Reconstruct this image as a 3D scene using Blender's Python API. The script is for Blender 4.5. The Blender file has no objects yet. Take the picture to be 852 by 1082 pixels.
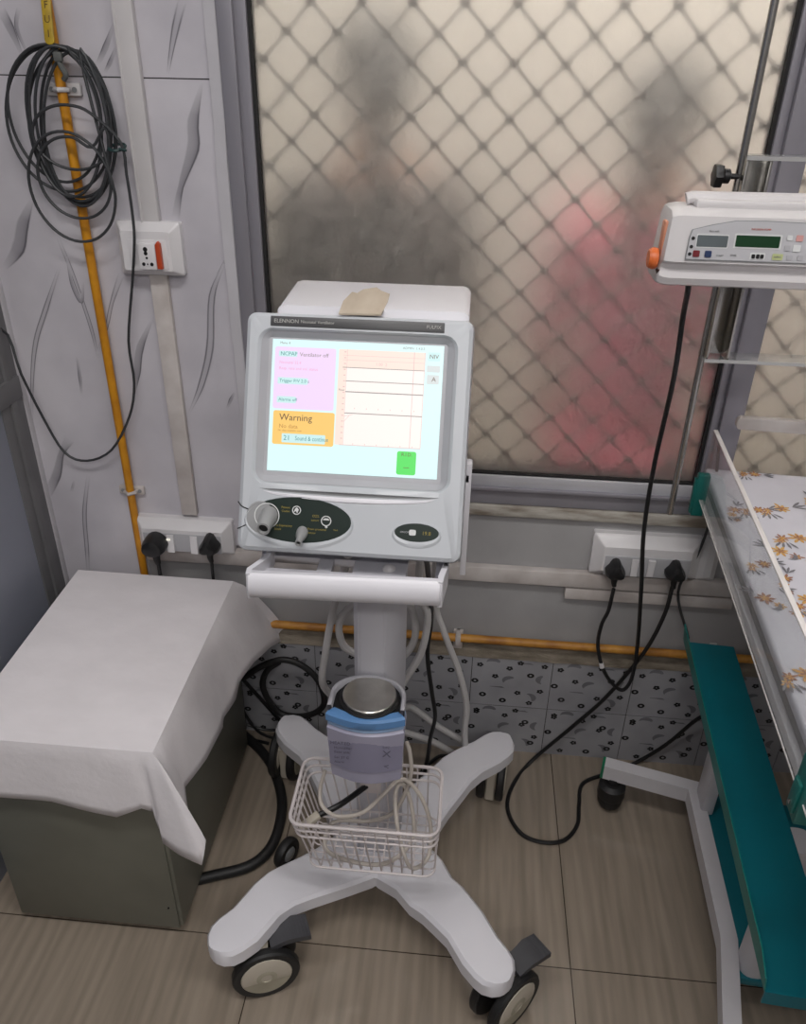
import bpy, bmesh, math, random
from mathutils import Matrix, Vector
from math import sin, cos, pi, radians, sqrt
random.seed(4)
SC = bpy.context.scene
COL = SC.collection
ID = Matrix.Identity(4)
WM = {}                                   # world matrix of every object we place

# ------------------------------------------------------------------ materials
def lin(c):
    c = c / 255.0
    return c / 12.92 if c <= 0.04045 else ((c + 0.055) / 1.055) ** 2.4
def rgb(r, g, b): return (lin(r), lin(g), lin(b), 1)
MATS = {}
def mat(name, col, rough=.5, metal=0., var=.08, scale=9., bump=0., bscale=60., spec=.5, col2=None, stretch=None, detail=3):
    if name in MATS: return MATS[name]
    m = bpy.data.materials.new(name); m.use_nodes = True
    nt = m.node_tree; p = nt.nodes['Principled BSDF']; L = nt.links.new
    p.inputs['Roughness'].default_value = rough; p.inputs['Metallic'].default_value = metal
    p.inputs['Specular IOR Level'].default_value = spec
    tc = nt.nodes.new('ShaderNodeTexCoord'); mp = nt.nodes.new('ShaderNodeMapping')
    L(tc.outputs['Object'], mp.inputs['Vector'])
    if stretch: mp.inputs['Scale'].default_value = stretch
    n = nt.nodes.new('ShaderNodeTexNoise'); n.inputs['Scale'].default_value = scale; n.inputs['Detail'].default_value = detail
    L(mp.outputs[0], n.inputs['Vector'])
    r = nt.nodes.new('ShaderNodeValToRGB')
    c = rgb(*col); d = rgb(*col2) if col2 else tuple(x * (1 - 2.2 * var) for x in c[:3]) + (1,)
    r.color_ramp.elements[0].position = .33; r.color_ramp.elements[1].position = .66
    r.color_ramp.elements[0].color = d; r.color_ramp.elements[1].color = c
    L(n.outputs['Fac'], r.inputs['Fac']); L(r.outputs[0], p.inputs['Base Color'])
    if bump:
        n2 = nt.nodes.new('ShaderNodeTexNoise'); n2.inputs['Scale'].default_value = bscale; n2.inputs['Detail'].default_value = 4
        L(mp.outputs[0], n2.inputs['Vector'])
        b = nt.nodes.new('ShaderNodeBump'); b.inputs['Strength'].default_value = bump; b.inputs['Distance'].default_value = .004
        L(n2.outputs['Fac'], b.inputs['Height']); L(b.outputs[0], p.inputs['Normal'])
    MATS[name] = m
    return m
def emis(name, col, strength=1.):
    m = bpy.data.materials.new(name); m.use_nodes = True
    nt = m.node_tree; p = nt.nodes['Principled BSDF']
    p.inputs['Base Color'].default_value = (.02, .02, .02, 1); p.inputs['Roughness'].default_value = .35
    p.inputs['Emission Color'].default_value = rgb(*col); p.inputs['Emission Strength'].default_value = strength
    return m

plaster = mat('grey_plaster', (168, 167, 168), .8, var=.10, scale=4, bump=.25, bscale=30)
def floor_mat():
    m = mat('floor_tile', (153, 141, 127), .09, col2=(136, 125, 112), scale=7, stretch=(6, .5, 1), detail=8, spec=.45)
    nt = m.node_tree; p = nt.nodes['Principled BSDF']; L = nt.links.new
    old = p.inputs['Base Color'].links[0].from_socket
    tc = [n for n in nt.nodes if n.type == 'TEX_COORD'][0]
    w = nt.nodes.new('ShaderNodeTexWave'); w.wave_type = 'BANDS'; w.bands_direction = 'X'
    w.inputs['Scale'].default_value = 14; w.inputs['Distortion'].default_value = 7; w.inputs['Detail'].default_value = 3; w.inputs['Detail Scale'].default_value = .8
    mp = nt.nodes.new('ShaderNodeMapping'); mp.inputs['Scale'].default_value = (1, .18, 1); mp.inputs['Rotation'].default_value = (0, 0, .05)
    L(tc.outputs['Object'], mp.inputs['Vector']); L(mp.outputs[0], w.inputs['Vector'])
    mx = nt.nodes.new('ShaderNodeMix'); mx.data_type = 'RGBA'; mx.blend_type = 'MULTIPLY'
    mx.inputs['Factor'].default_value = .10
    L(old, mx.inputs['A']); L(w.outputs['Color'], mx.inputs['B'])
    # tile joints: thin dark grout lines on the 0.6 x 1.2 m grid
    sp = nt.nodes.new('ShaderNodeSeparateXYZ'); L(tc.outputs['Object'], sp.inputs[0])
    def line(sock, off, period):
        a = nt.nodes.new('ShaderNodeMath'); a.operation = 'ADD'; a.inputs[1].default_value = off; L(sock, a.inputs[0])
        b = nt.nodes.new('ShaderNodeMath'); b.operation = 'PINGPONG'; b.inputs[1].default_value = period / 2; L(a.outputs[0], b.inputs[0])
        c = nt.nodes.new('ShaderNodeMath'); c.operation = 'LESS_THAN'; c.inputs[1].default_value = .0011; L(b.outputs[0], c.inputs[0])
        return c.outputs[0]
    a = line(sp.outputs['X'], -.262, .6); b = line(sp.outputs['Y'], .556, 1.2)
    o = nt.nodes.new('ShaderNodeMath'); o.operation = 'MAXIMUM'; L(a, o.inputs[0]); L(b, o.inputs[1])
    m2 = nt.nodes.new('ShaderNodeMix'); m2.data_type = 'RGBA'; L(o.outputs[0], m2.inputs['Factor'])
    L(mx.outputs['Result'], m2.inputs['A']); m2.inputs['B'].default_value = rgb(62, 54, 46)
    L(m2.outputs['Result'], p.inputs['Base Color'])
    return m
floor_m = floor_mat()
marble = mat('marble_tile', (203, 200, 206), .28, col2=(184, 181, 188), scale=5, detail=5)
def vein_mat():
    m = mat('marble_vein', (203, 200, 206), .28, col2=(184, 181, 188), scale=5, detail=5)
    nt = m.node_tree; p = nt.nodes['Principled BSDF']; L = nt.links.new
    old = p.inputs['Base Color'].links[0].from_socket
    a = nt.nodes.new('ShaderNodeAttribute'); a.attribute_name = 'vein'
    mx = nt.nodes.new('ShaderNodeMix'); mx.data_type = 'RGBA'
    L(a.outputs['Fac'], mx.inputs['Factor']); L(old, mx.inputs['A']); mx.inputs['B'].default_value = rgb(70, 68, 76)
    L(mx.outputs['Result'], p.inputs['Base Color'])
    return m
vein = vein_mat()
vein_d = mat('marble_vein_dark', (118, 116, 123), .3, col2=(142, 139, 147), scale=18)
grout = mat('grout', (70, 66, 64), .9)
trimw = mat('painted_plaster_trim', (196, 194, 199), .7, var=.05, bump=.2)
alu = mat('aluminium', (150, 148, 156), .42, metal=.35, var=.06, scale=14, stretch=(1, 1, .2))
alu_l = mat('aluminium_sill', (190, 190, 196), .4, metal=.2, var=.06)
gasket = mat('rubber_gasket', (26, 25, 26), .7)
ledge_m = mat('worn_painted_wood', (190, 186, 178), .75, col2=(128, 118, 106), scale=13, stretch=(1, 1, 4), bump=.4, detail=7)
mortar = mat('dirty_mortar', (146, 136, 122), .9, col2=(92, 84, 72), scale=12, stretch=(1, 1, 3), bump=.8, detail=7)
skirt = mat('skirting_tile', (158, 158, 162), .3, col2=(142, 142, 147), scale=8)
motif_d = mat('printed_motif_dark', (22, 22, 24), .35)
motif_g = mat('printed_motif_grey', (116, 116, 121), .35)
pvc = mat('white_pvc', (208, 205, 206), .45, var=.04)
pvc_d = mat('worn_white_pvc', (205, 199, 196), .5, col2=(178, 170, 166), scale=14)
switch_w = mat('switch_white', (222, 220, 222), .3, var=.03)
switch_g = mat('switch_grey', (176, 176, 180), .35, var=.04)
black = mat('black_plastic', (20, 20, 22), .42, var=.1)
rubber = mat('black_rubber', (26, 26, 27), .55, var=.1)
dark_cable = mat('dark_grey_cable', (52, 54, 57), .5, var=.1)
orange_sw = mat('orange_switch', (190, 72, 36), .4)
yellow = mat('yellow_paint', (206, 142, 24), .45, col2=(180, 118, 18), scale=20)
ochre = mat('ochre_paint', (196, 140, 58), .5, col2=(150, 98, 38), scale=20)
yel_tag = mat('yellow_tag', (190, 160, 40), .5, col2=(150, 124, 34), scale=40)
white_p = mat('white_abs', (218, 217, 223), .34, var=.025, scale=5)
white_pc = mat('cool_white_abs', (190, 194, 199), .34, var=.025, scale=5)
grey_col = mat('grey_white_coat', (190, 189, 196), .38, var=.03)
grey_p = mat('mid_grey_abs', (134, 136, 138), .42, var=.05)
bezel_m = mat('bezel_grey', (176, 176, 181), .45, var=.04)
bar_m = mat('dark_grey_label', (72, 72, 74), .4)
print_l = mat('pale_print', (176, 176, 172), .5)
panel_g = mat('dark_green_panel', (24, 40, 34), .3)
print_y = mat('yellow_print', (150, 134, 60), .5)
print_w = mat('white_print', (220, 222, 222), .5)
tape = mat('brown_tape_residue', (196, 184, 168), .8, col2=(178, 164, 146), scale=30, stretch=(1, .3, 1))
port_m = mat('port_grey', (150, 151, 152), .35, var=.04)
steel = mat('stainless_steel', (176, 174, 170), .24, metal=1., var=.08, scale=30, stretch=(1, 1, .15))
brushed = mat('brushed_plate', (205, 202, 194), .28, metal=1., var=.05, scale=60)
blue_m = mat('blue_ring', (92, 138, 190), .4, var=.05)
lilac = mat('lilac_grey_plastic', (158, 156, 176), .35, var=.04)
lilac_d = mat('lilac_label', (136, 134, 156), .5, var=.06)
lilac_t = mat('lilac_label_print', (96, 94, 112), .6)
wire_m = mat('plastic_coated_wire', (206, 198, 198), .4, var=.06)
beige = mat('beige_plastic', (192, 184, 170), .45, var=.06)
hub_m = mat('dusty_hub', (172, 166, 148), .5, var=.10, scale=20)
dk_pedal = mat('dark_grey_pedal', (66, 66, 70), .5)
hose_w = mat('white_hose', (186, 184, 184), .4, var=.05)
cord_w = mat('off_white_cord', (186, 178, 170), .5, var=.05)
cab_m = mat('grey_green_metal', (114, 114, 104), .42, var=.06, metal=.1)
cloth_m = mat('non_woven_cloth', (226, 222, 225), .9, var=.025, scale=6, bump=.22, bscale=26, stretch=(2, 3, 2.4))
teal = mat('teal_lit_flange', (0, 122, 116), .38, var=.06)  # tray flange only: light on its outer face put into a lighter teal
teal_d = mat('teal_blue_shelf', (0, 110, 124), .36, var=.05)
teal_b = mat('teal_bracket', (4, 98, 92), .4)
bed_w = mat('white_powder_coat', (206, 204, 208), .4, var=.04)
green_cap = mat('green_end_cap', (28, 118, 84), .5)
sheet_m = mat('white_floral_sheet', (208, 207, 216), .8, var=.04, bump=.2, bscale=14)
fl_o = mat('print_orange', (200, 150, 84), .8, col2=(206, 168, 100), scale=60)
fl_b = mat('print_brown', (146, 104, 88), .8, col2=(168, 120, 92), scale=60)
fl_g = mat('print_grey_leaf', (128, 126, 132), .8)
vinyl = mat('grey_vinyl', (122, 120, 120), .55, var=.08)
pump_w = mat('pump_white', (212, 209, 210), .36, var=.03)
pump_g = mat('pump_panel', (186, 186, 190), .4, var=.03)
lcd_g = mat('grey_lcd', (98, 106, 110), .25)
lcd_d = mat('green_lcd', (20, 62, 34), .25)
red_b = mat('red_key', (120, 36, 44), .4)
blue_b = mat('blue_key', (38, 56, 96), .4)
ygreen = mat('yellow_green_key', (186, 194, 140), .4)
red_t = mat('red_print', (196, 96, 84), .5)
orange = mat('orange_plastic', (224, 112, 52), .4)
peach = mat('salmon_plastic', (214, 146, 116), .45)
panel_lam = mat('blue_grey_laminate', (132, 136, 148), .4, var=.04, scale=3)
door_alu = mat('dull_aluminium', (124, 124, 126), .5, metal=.3, var=.08)
ceil_m = mat('white_ceiling', (215, 213, 210), .9)
far_wall = mat('cream_wall', (206, 200, 190), .9, var=.05, scale=2)
grille_m = mat('dark_iron', (66, 60, 56), .6)
skin = mat('skin', (168, 118, 92), .5)
hair = mat('black_hair', (22, 20, 20), .6)
pink = mat('pink_cotton', (222, 122, 132), .9, col2=(206, 112, 136), scale=7)
dark_c = mat('charcoal_cotton', (50, 54, 54), .9, col2=(92, 82, 78), scale=16, detail=6)
tube_glow = emis('tube_light', (255, 250, 240), 6)

def frosted(name, rough, tint):
    m = bpy.data.materials.new(name); m.use_nodes = True
    nt = m.node_tree; p = nt.nodes['Principled BSDF']; L = nt.links.new
    p.inputs['Base Color'].default_value = tint
    p.inputs['Transmission Weight'].default_value = 1; p.inputs['IOR'].default_value = 1.3
    p.inputs['Roughness'].default_value = rough
    tc = nt.nodes.new('ShaderNodeTexCoord'); n = nt.nodes.new('ShaderNodeTexNoise')
    n.inputs['Scale'].default_value = 34; n.inputs['Detail'].default_value = 8; n.inputs['Roughness'].default_value = .7
    L(tc.outputs['Object'], n.inputs['Vector'])
    b = nt.nodes.new('ShaderNodeBump'); b.inputs['Strength'].default_value = .22; b.inputs['Distance'].default_value = .01
    L(n.outputs['Fac'], b.inputs['Height']); L(b.outputs[0], p.inputs['Normal'])
    tr = nt.nodes.new('ShaderNodeBsdfTranslucent'); tr.inputs[0].default_value = (.86, .85, .84, 1)
    r = nt.nodes.new('ShaderNodeMapRange'); r.inputs[1].default_value = .35; r.inputs[2].default_value = .68; r.inputs[3].default_value = .05; r.inputs[4].default_value = .20; L(n.outputs['Fac'], r.inputs[0])
    mx = nt.nodes.new('ShaderNodeMixShader'); L(r.outputs[0], mx.inputs[0]); L(p.outputs[0], mx.inputs[1]); L(tr.outputs[0], mx.inputs[2])
    L(mx.outputs[0], nt.nodes['Material Output'].inputs[0])
    return m
frost = frosted('frosted_glass', .52, (.95, .94, .92, 1))
def clear(name, tint, rough=.03):
    m = bpy.data.materials.new(name); m.use_nodes = True
    nt = m.node_tree; L = nt.links.new
    out = nt.nodes['Material Output']; nt.nodes.remove(nt.nodes['Principled BSDF'])
    t = nt.nodes.new('ShaderNodeBsdfTransparent'); t.inputs[0].default_value = tint
    g = nt.nodes.new('ShaderNodeBsdfGlossy'); g.inputs['Roughness'].default_value = rough
    d = nt.nodes.new('ShaderNodeBsdfDiffuse'); d.inputs[0].default_value = (.75, .75, .76, 1)
    n = nt.nodes.new('ShaderNodeTexNoise'); n.inputs['Scale'].default_value = 6
    lw = nt.nodes.new('ShaderNodeLayerWeight'); lw.inputs[0].default_value = .5
    pw = nt.nodes.new('ShaderNodeMath'); pw.operation = 'POWER'; pw.inputs[1].default_value = 5; L(lw.outputs['Facing'], pw.inputs[0])
    f = nt.nodes.new('ShaderNodeMapRange'); f.inputs[3].default_value = .03; f.inputs[4].default_value = .45; L(pw.outputs[0], f.inputs[0])
    r = nt.nodes.new('ShaderNodeMapRange'); r.inputs[3].default_value = .05; r.inputs[4].default_value = .13
    L(n.outputs['Fac'], r.inputs[0])
    a = nt.nodes.new('ShaderNodeMixShader'); L(r.outputs[0], a.inputs[0]); L(t.outputs[0], a.inputs[1]); L(d.outputs[0], a.inputs[2])
    b = nt.nodes.new('ShaderNodeMixShader'); L(f.outputs[0], b.inputs[0]); L(a.outputs[0], b.inputs[1]); L(g.outputs[0], b.inputs[2])
    L(b.outputs[0], out.inputs[0])
    return m
acrylic = clear('clear_acrylic', (.93, .94, .94, 1))
acr_edge = mat('acrylic_edge', (226, 222, 220), .3)

# ------------------------------------------------------------------ mesh builder
def catmull(pts, k=6, closed=False):
    P = [Vector(p) for p in pts]; n = len(P); out = []
    rng = n if closed else n - 1
    for i in range(rng):
        if closed: a, b, c, d = P[(i - 1) % n], P[i], P[(i + 1) % n], P[(i + 2) % n]
        else:
            b, c = P[i], P[i + 1]
            a = P[i - 1] if i > 0 else b * 2 - c
            d = P[i + 2] if i + 2 < n else c * 2 - b
        for j in range(k):
            t = j / k
            out.append(.5 * ((2 * b) + (c - a) * t + (2 * a - 5 * b + 4 * c - d) * t * t + (3 * b - a - 3 * c + d) * t ** 3))
    if not closed: out.append(P[-1])
    return out
def rrect(x0, x1, y0, y1, r, seg=5):
    pts = []
    for cx, cy, a0 in ((x1 - r, y1 - r, 0), (x0 + r, y1 - r, 90), (x0 + r, y0 + r, 180), (x1 - r, y0 + r, 270)):
        for i in range(seg + 1):
            a = radians(a0 + 90 * i / seg); pts.append((cx + r * cos(a), cy + r * sin(a)))
    return pts
def frame(o, x, y):
    x = Vector(x).normalized(); y = Vector(y); y = (y - x * y.dot(x)).normalized(); z = x.cross(y)
    return Matrix(((x.x, y.x, z.x, o[0]), (x.y, y.y, z.y, o[1]), (x.z, y.z, z.z, o[2]), (0, 0, 0, 1)))
class B:
    def __init__(s, xf=ID): s.bm = bmesh.new(); s.xf = xf
    def _add(s, t, m, xf=None):
        M = s.xf @ xf if xf is not None else s.xf
        t.transform(M)
        for f in t.faces: f.material_index = m
        me = bpy.data.meshes.new('tmp'); t.to_mesh(me); t.free(); s.bm.from_mesh(me); bpy.data.meshes.remove(me)
        return s
    def box(s, x0, x1, y0, y1, z0, z1, bev=0., m=0, seg=2, xf=None):
        t = bmesh.new(); bmesh.ops.create_cube(t, size=1)
        t.transform(Matrix.Translation(((x0 + x1) / 2, (y0 + y1) / 2, (z0 + z1) / 2)) @ Matrix.Diagonal((abs(x1 - x0), abs(y1 - y0), abs(z1 - z0), 1)))
        if bev: bmesh.ops.bevel(t, geom=list(t.edges), offset=bev, segments=seg, profile=.5, affect='EDGES')
        return s._add(t, m, xf)
    def loft(s, rings, m=0, cap=(True, True), closed=True, loop=False, xf=None):
        t = bmesh.new(); R = [[t.verts.new(p) for p in r] for r in rings]; n = len(R[0])
        pairs = list(zip(R, R[1:])) + ([(R[-1], R[0])] if loop else [])
        for a, b in pairs:
            for i in range(n if closed else n - 1):
                j = (i + 1) % n
                try: t.faces.new((a[i], a[j], b[j], b[i]))
                except ValueError: pass
        if closed and not loop:
            if cap[0]: t.faces.new(R[0][::-1])
            if cap[1]: t.faces.new(R[-1])
        bmesh.ops.recalc_face_normals(t, faces=t.faces)
        return s._add(t, m, xf)
    def tube(s, pts, r, n=8, m=0, k=6, closed=False, smooth=True, r1=None, xf=None):
        P = catmull(pts, k, closed) if smooth else [Vector(p) for p in pts]
        N = len(P); rings = []; up = None
        for i, p in enumerate(P):
            a = P[i - 1] if (i > 0 or closed) else p; b = P[(i + 1) % N] if (i < N - 1 or closed) else p
            d = (b - a).normalized()
            if up is None: up = Vector((0, 0, 1)) if abs(d.z) < .9 else Vector((1, 0, 0))
            x = up.cross(d)
            if x.length < 1e-6: x = Vector((1, 0, 0)).cross(d)
            x.normalize(); up = d.cross(x).normalized()
            rr = r if r1 is None else r + (r1 - r) * i / (N - 1)
            rings.append([p + x * (rr * cos(2 * pi * q / n)) + up * (rr * sin(2 * pi * q / n)) for q in range(n)])
        return s.loft(rings, m, loop=closed, xf=xf)
    def cyl(s, p0, p1, r0, r1=None, n=20, m=0, xf=None):
        return s.tube([p0, p1], r0, n, m, smooth=False, r1=r0 if r1 is None else r1, xf=xf)
    def prism(s, poly, depth, m=0, bev=0., xf=None, seg=2):
        t = bmesh.new(); a = [t.verts.new((x, y, 0)) for x, y in poly]; b = [t.verts.new((x, y, depth)) for x, y in poly]
        n = len(a)
        for i in range(n): t.faces.new((a[i], a[(i + 1) % n], b[(i + 1) % n], b[i]))
        fa = t.faces.new(a[::-1]); fb = t.faces.new(b)
        bmesh.ops.recalc_face_normals(t, faces=t.faces)
        if bev:
            es = [e for e in fb.edges] + [e for e in fa.edges]
            bmesh.ops.bevel(t, geom=es, offset=bev, segments=seg, profile=.5, affect='EDGES')
        return s._add(t, m, xf)
    def lathe(s, prof, n=28, m=0, xf=None, sweep=2 * pi):      # profile (r, z) about z
        rings = [[(max(r, 1e-5) * cos(sweep * q / n), max(r, 1e-5) * sin(sweep * q / n), z) for q in range(n)] for r, z in prof]
        return s.loft(rings, m, xf=xf)
    def ball(s, c, r, m=0, sc=(1, 1, 1), u=14, v=10, xf=None):
        t = bmesh.new(); bmesh.ops.create_uvsphere(t, u_segments=u, v_segments=v, radius=r)
        t.transform(Matrix.Translation(c) @ Matrix.Diagonal((*sc, 1)))
        return s._add(t, m, xf)
    def poly(s, pts, m=0, xf=None):
        t = bmesh.new(); t.faces.new([t.verts.new(p) for p in pts]); return s._add(t, m, xf)
    def text(s, body, size, xf, m=0, align='LEFT', thick=.0002, wide=1.):
        cu = bpy.data.curves.new('t', 'FONT'); cu.body = body; cu.size = size; cu.align_x = align; cu.align_y = 'CENTER'; cu.extrude = thick
        cu.resolution_u = 2
        o = bpy.data.objects.new('t', cu); COL.objects.link(o)
        dg = bpy.context.evaluated_depsgraph_get(); me = bpy.data.meshes.new_from_object(o.evaluated_get(dg))
        t = bmesh.new(); t.from_mesh(me); t.transform(Matrix.Diagonal((wide, 1, 1, 1)))
        bpy.data.objects.remove(o); bpy.data.curves.remove(cu); bpy.data.meshes.remove(me)
        return s._add(t, m, xf)
    def build(s, name, mats, parent=None, flat=False, origin=None, ang=34):
        bm = s.bm; bmesh.ops.remove_doubles(bm, verts=bm.verts, dist=1e-6)
        if not flat:
            for f in bm.faces: f.smooth = True
            for e in bm.edges:
                if len(e.link_faces) == 2 and e.calc_face_angle(0) > radians(ang): e.smooth = False
        W = WM[parent.name] if parent else ID
        if parent is None and origin != 'world':
            xs = [v.co for v in bm.verts]
            o = origin or ((min(v.x for v in xs) + max(v.x for v in xs)) / 2, (min(v.y for v in xs) + max(v.y for v in xs)) / 2, min(v.z for v in xs))
            W = Matrix.Translation(o)
        bm.transform(W.inverted())
        me = bpy.data.meshes.new(name); bm.to_mesh(me); bm.free()
        for m in (mats if isinstance(mats, (list, tuple)) else [mats]): me.materials.append(m)
        o = bpy.data.objects.new(name, me); COL.objects.link(o)
        if parent: o.parent = parent; WM[o.name] = W.copy()
        else: o.location = W.translation; WM[o.name] = W.copy()
        return o
def thing(name, label, cat, loc=(0, 0, 0), rz=0., group=None):
    o = bpy.data.objects.new(name, None); COL.objects.link(o); o.empty_display_size = .05
    o.location = loc; o.rotation_euler = (0, 0, rz)
    WM[o.name] = Matrix.Translation(loc) @ Matrix.Rotation(rz, 4, 'Z')
    return tag(o, label, cat, group)
def tag(o, label, cat, group=None):
    o['label'] = label; o['category'] = cat
    if group: o['group'] = group
    return o
def struct(o):
    o['kind'] = 'structure'; return o

# ------------------------------------------------------------------ the room
WX0, WX1 = -.91, 2.3
b = B(); b.box(WX0 - .1, WX1 + .1, -3.1, .12, -.06, 0)
struct(b.build('floor', floor_m, origin='world'))
b = B(); b.box(WX0 - .1, WX1 + .1, -3.1, 1.9, 2.75, 2.82)
struct(b.build('ceiling', ceil_m, origin='world'))
b = B()
b.box(WX0 - .1, WX1 + .1, 0, .10, 0, .745); b.box(WX0 - .1, -.432, 0, .10, .745, 2.75); b.box(1.36, WX1 + .1, 0, .10, .745, 2.75); b.box(-.432, 1.36, 0, .10, 2.2, 2.75)
wall_back = struct(b.build('wall_back', plaster, origin='world'))
b = B(); b.box(WX1, WX1 + .1, -3.1, 0, 0, 2.75); struct(b.build('wall_right', plaster, origin='world'))
b = B(); b.box(WX0 - .1, WX1 + .1, -3.2, -3.1, 0, 2.75); struct(b.build('wall_front', plaster, origin='world'))

# marble tiles over the left part of the back wall, with their printed veins
b = B()
b.box(WX0, -.447, -.007, 0, 1.4675, 2.75); b.box(WX0, -.447, -.007, 0, .555, 1.4655); b.box(WX0, -.447, -.005, 0, 1.4655, 1.4675, m=3)
b.box(WX0, -.70, -.007, 0, .0, .555)
b.bm.verts.layers.float.new('vein')
def ribbon(pts, m):                                        # pts: (x, z, half width) on the wall
    Y = -.0074
    P = catmull([(p[0], Y, p[1]) for p in pts], 5); N = len(P); Wd = []
    for i in range(N):
        t = i / (N - 1) * (len(pts) - 1); k = min(int(t), len(pts) - 2); Wd.append(pts[k][2] + (pts[k + 1][2] - pts[k][2]) * (t - k))
    lay = b.bm.verts.layers.float.get('vein') or b.bm.verts.layers.float.new('vein')
    RIB[0] += .00002
    prev = None
    for i, p in enumerate(P):
        d = (P[min(i + 1, N - 1)] - P[max(i - 1, 0)]).normalized(); q = Vector((-d.z, 0, d.x)) * Wd[i]
        fade = min(1, i / 4, (N - 1 - i) / 4)
        row = []
        for s, k in m:
            v = b.bm.verts.new(p + q * s - Vector((0, RIB[0], 0))); v[lay] = k * fade; row.append(v)
        if prev:
            for a, c, e, g in zip(prev, prev[1:], row[1:], row):
                f = b.bm.faces.new((a, c, e, g)); f.material_index = 1
        prev = row
RIB = [0.]
def full(pts, ws, sides=None):                              # strength of the print across the ribbon
    prof = [(1.5, 0), (1.1, .36), (.6, .40), (0, .46), (-.6, .58), (-.95, .95), (-1.25, 0)]
    if sides == (1, -1): prof = [(1.45, 0), (1.0, .85), (.6, .22), (0, .20), (-.6, .22), (-1.0, .85), (-1.45, 0)]
    if sides == (1,): prof = [(-s, k) for s, k in prof][::-1]
    ribbon([(p[0], p[2], max(w, .0016)) for p, w in zip(pts, ws)], prof)
full([(-0.488, 0, 1.577), (-0.504, 0, 1.538), (-0.516, 0, 1.503), (-0.525, 0, 1.473)], (.006,.005,.003,.001), (1,-1))
full([(-0.468, 0, 1.462), (-0.489, 0, 1.403), (-0.494, 0, 1.361), (-0.524, 0, 1.298), (-0.541, 0, 1.241)], (.001,.008,.009,.004,.006), (1,))
full([(-0.604, 0, 1.546), (-0.626, 0, 1.51), (-0.644, 0, 1.484)], (.002,.004,.003)); full([(-0.607, 0, 1.511), (-0.622, 0, 1.488), (-0.633, 0, 1.473)], (.002,.003,.002))
full([(-0.455, 0, 1.176), (-0.47, 0, 1.149), (-0.483, 0, 1.128)], (.002,.003,.002))
full([(-0.804, 0, 1.269), (-0.83, 0, 1.225), (-0.849, 0, 1.181), (-0.886, 0, 1.143)], (.003,.009,.010,.004), (1,))
full([(-0.793, 0, 1.561), (-0.782, 0, 1.534), (-0.77, 0, 1.491)], (.007,.006,.001), (1,)); full([(-0.762, 0, 1.564), (-0.772, 0, 1.535), (-0.76, 0, 1.494)], (.003,.003,.001))
full([(-0.769, 0, 1.204), (-0.752, 0, 1.132), (-0.736, 0, 1.036), (-0.732, 0, 0.969)], (.003,.003,.003,.001), (1,-1))
full([(-0.735, 0, 1.125), (-0.746, 0, 1.085), (-0.758, 0, 1.117), (-0.759, 0, 1.17)], (.001,.003,.003,.001), (1,))
full([(-0.658, 0, 1.142), (-0.685, 0, 1.088), (-0.705, 0, 1.037), (-0.733, 0, 0.984)], (.005,.003,.003,.001), (1,-1))
full([(-0.778, 0, 1.148), (-0.821, 0, 1.068), (-0.855, 0, 1.002), (-0.88, 0, 0.922), (-0.901, 0, 0.825)], (.002,.004,.004,.003,.001), (1,-1))
full([(-0.609, 0, 1.06), (-0.642, 0, 1), (-0.656, 0, 0.949), (-0.674, 0, 0.891)], (.001,.006,.006,.001), (1,))
full([(-0.459, 0, 1.167), (-0.488, 0, 1.106), (-0.502, 0, 1.008), (-0.528, 0, 0.929), (-0.561, 0, 0.864)], (.001,.005,.006,.005,.001), (1,-1))
full([(-0.461, 0, 0.917), (-0.471, 0, 0.9), (-0.48, 0, 0.881)], (.001,.003,.001))
full([(-0.825, 0, 0.794), (-0.851, 0, 0.758), (-0.871, 0, 0.707), (-0.904, 0, 0.653)], (.009,.005,.008,.008), (1,))
full([(-0.801, 0, 0.711), (-0.827, 0, 0.615), (-0.838, 0, 0.528), (-0.848, 0, 0.452)], (.003,.004,.004,.003), (1,-1))
full([(-0.776, 0, 0.977), (-0.778, 0, 0.931), (-0.781, 0, 0.894)], (.001,.003,.001)); full([(-0.835, 0, 0.695), (-0.847, 0, 0.666)], (.002,.003))
full([(-0.637, 0, -0.345), (-0.611, 0, -0.501)], (.001,.001))
for i in range(0):                                         # small specks of dirt
    x = random.uniform(-.88, -.74); z = random.uniform(.55, 1.1); r = random.uniform(.0008, .0022)
    b.poly([(x + r * cos(a * pi / 3), -.00745, z + r * 1.4 * sin(a * pi / 3)) for a in range(6)][::-1], 2)
b.build('marble_cladding', [marble, vein, vein_d, grout], wall_back, flat=True)

# left wall: plaster reveal, then an aluminium framed partition with a laminate panel
b = B()
b.box(WX0 - .08, WX0, -3.1, 0, 0, 2.75)
wl = struct(b.build('wall_left', plaster, origin='world'))
b = B(); b.box(WX0, WX0 + .012, -.022, 0, 0, 2.75, .003); b.build('edge_strip', trimw, wl)
b = B()
b.box(WX0, WX0 + .010, -.10, -.022, 0, 2.75, .002); b.box(WX0, WX0 + .018, -3.0, -.03, .895, .94, .003); b.box(WX0, WX0 + .010, -1.3, -1.22, 0, 2.75, .002); b.box(WX0, WX0 + .016, -.072, -.048, 0, 2.75, .002)
b.build('partition_frame', door_alu, wl)
b = B(); b.box(WX0, WX0 + .006, -3.0, -.075, 0, .895); b.build('laminate_panel', panel_lam, wl)
b = B(); b.box(WX0, WX0 + .006, -3.0, -.075, .94, 2.7); b.build('laminate_panel', panel_lam, wl)

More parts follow.
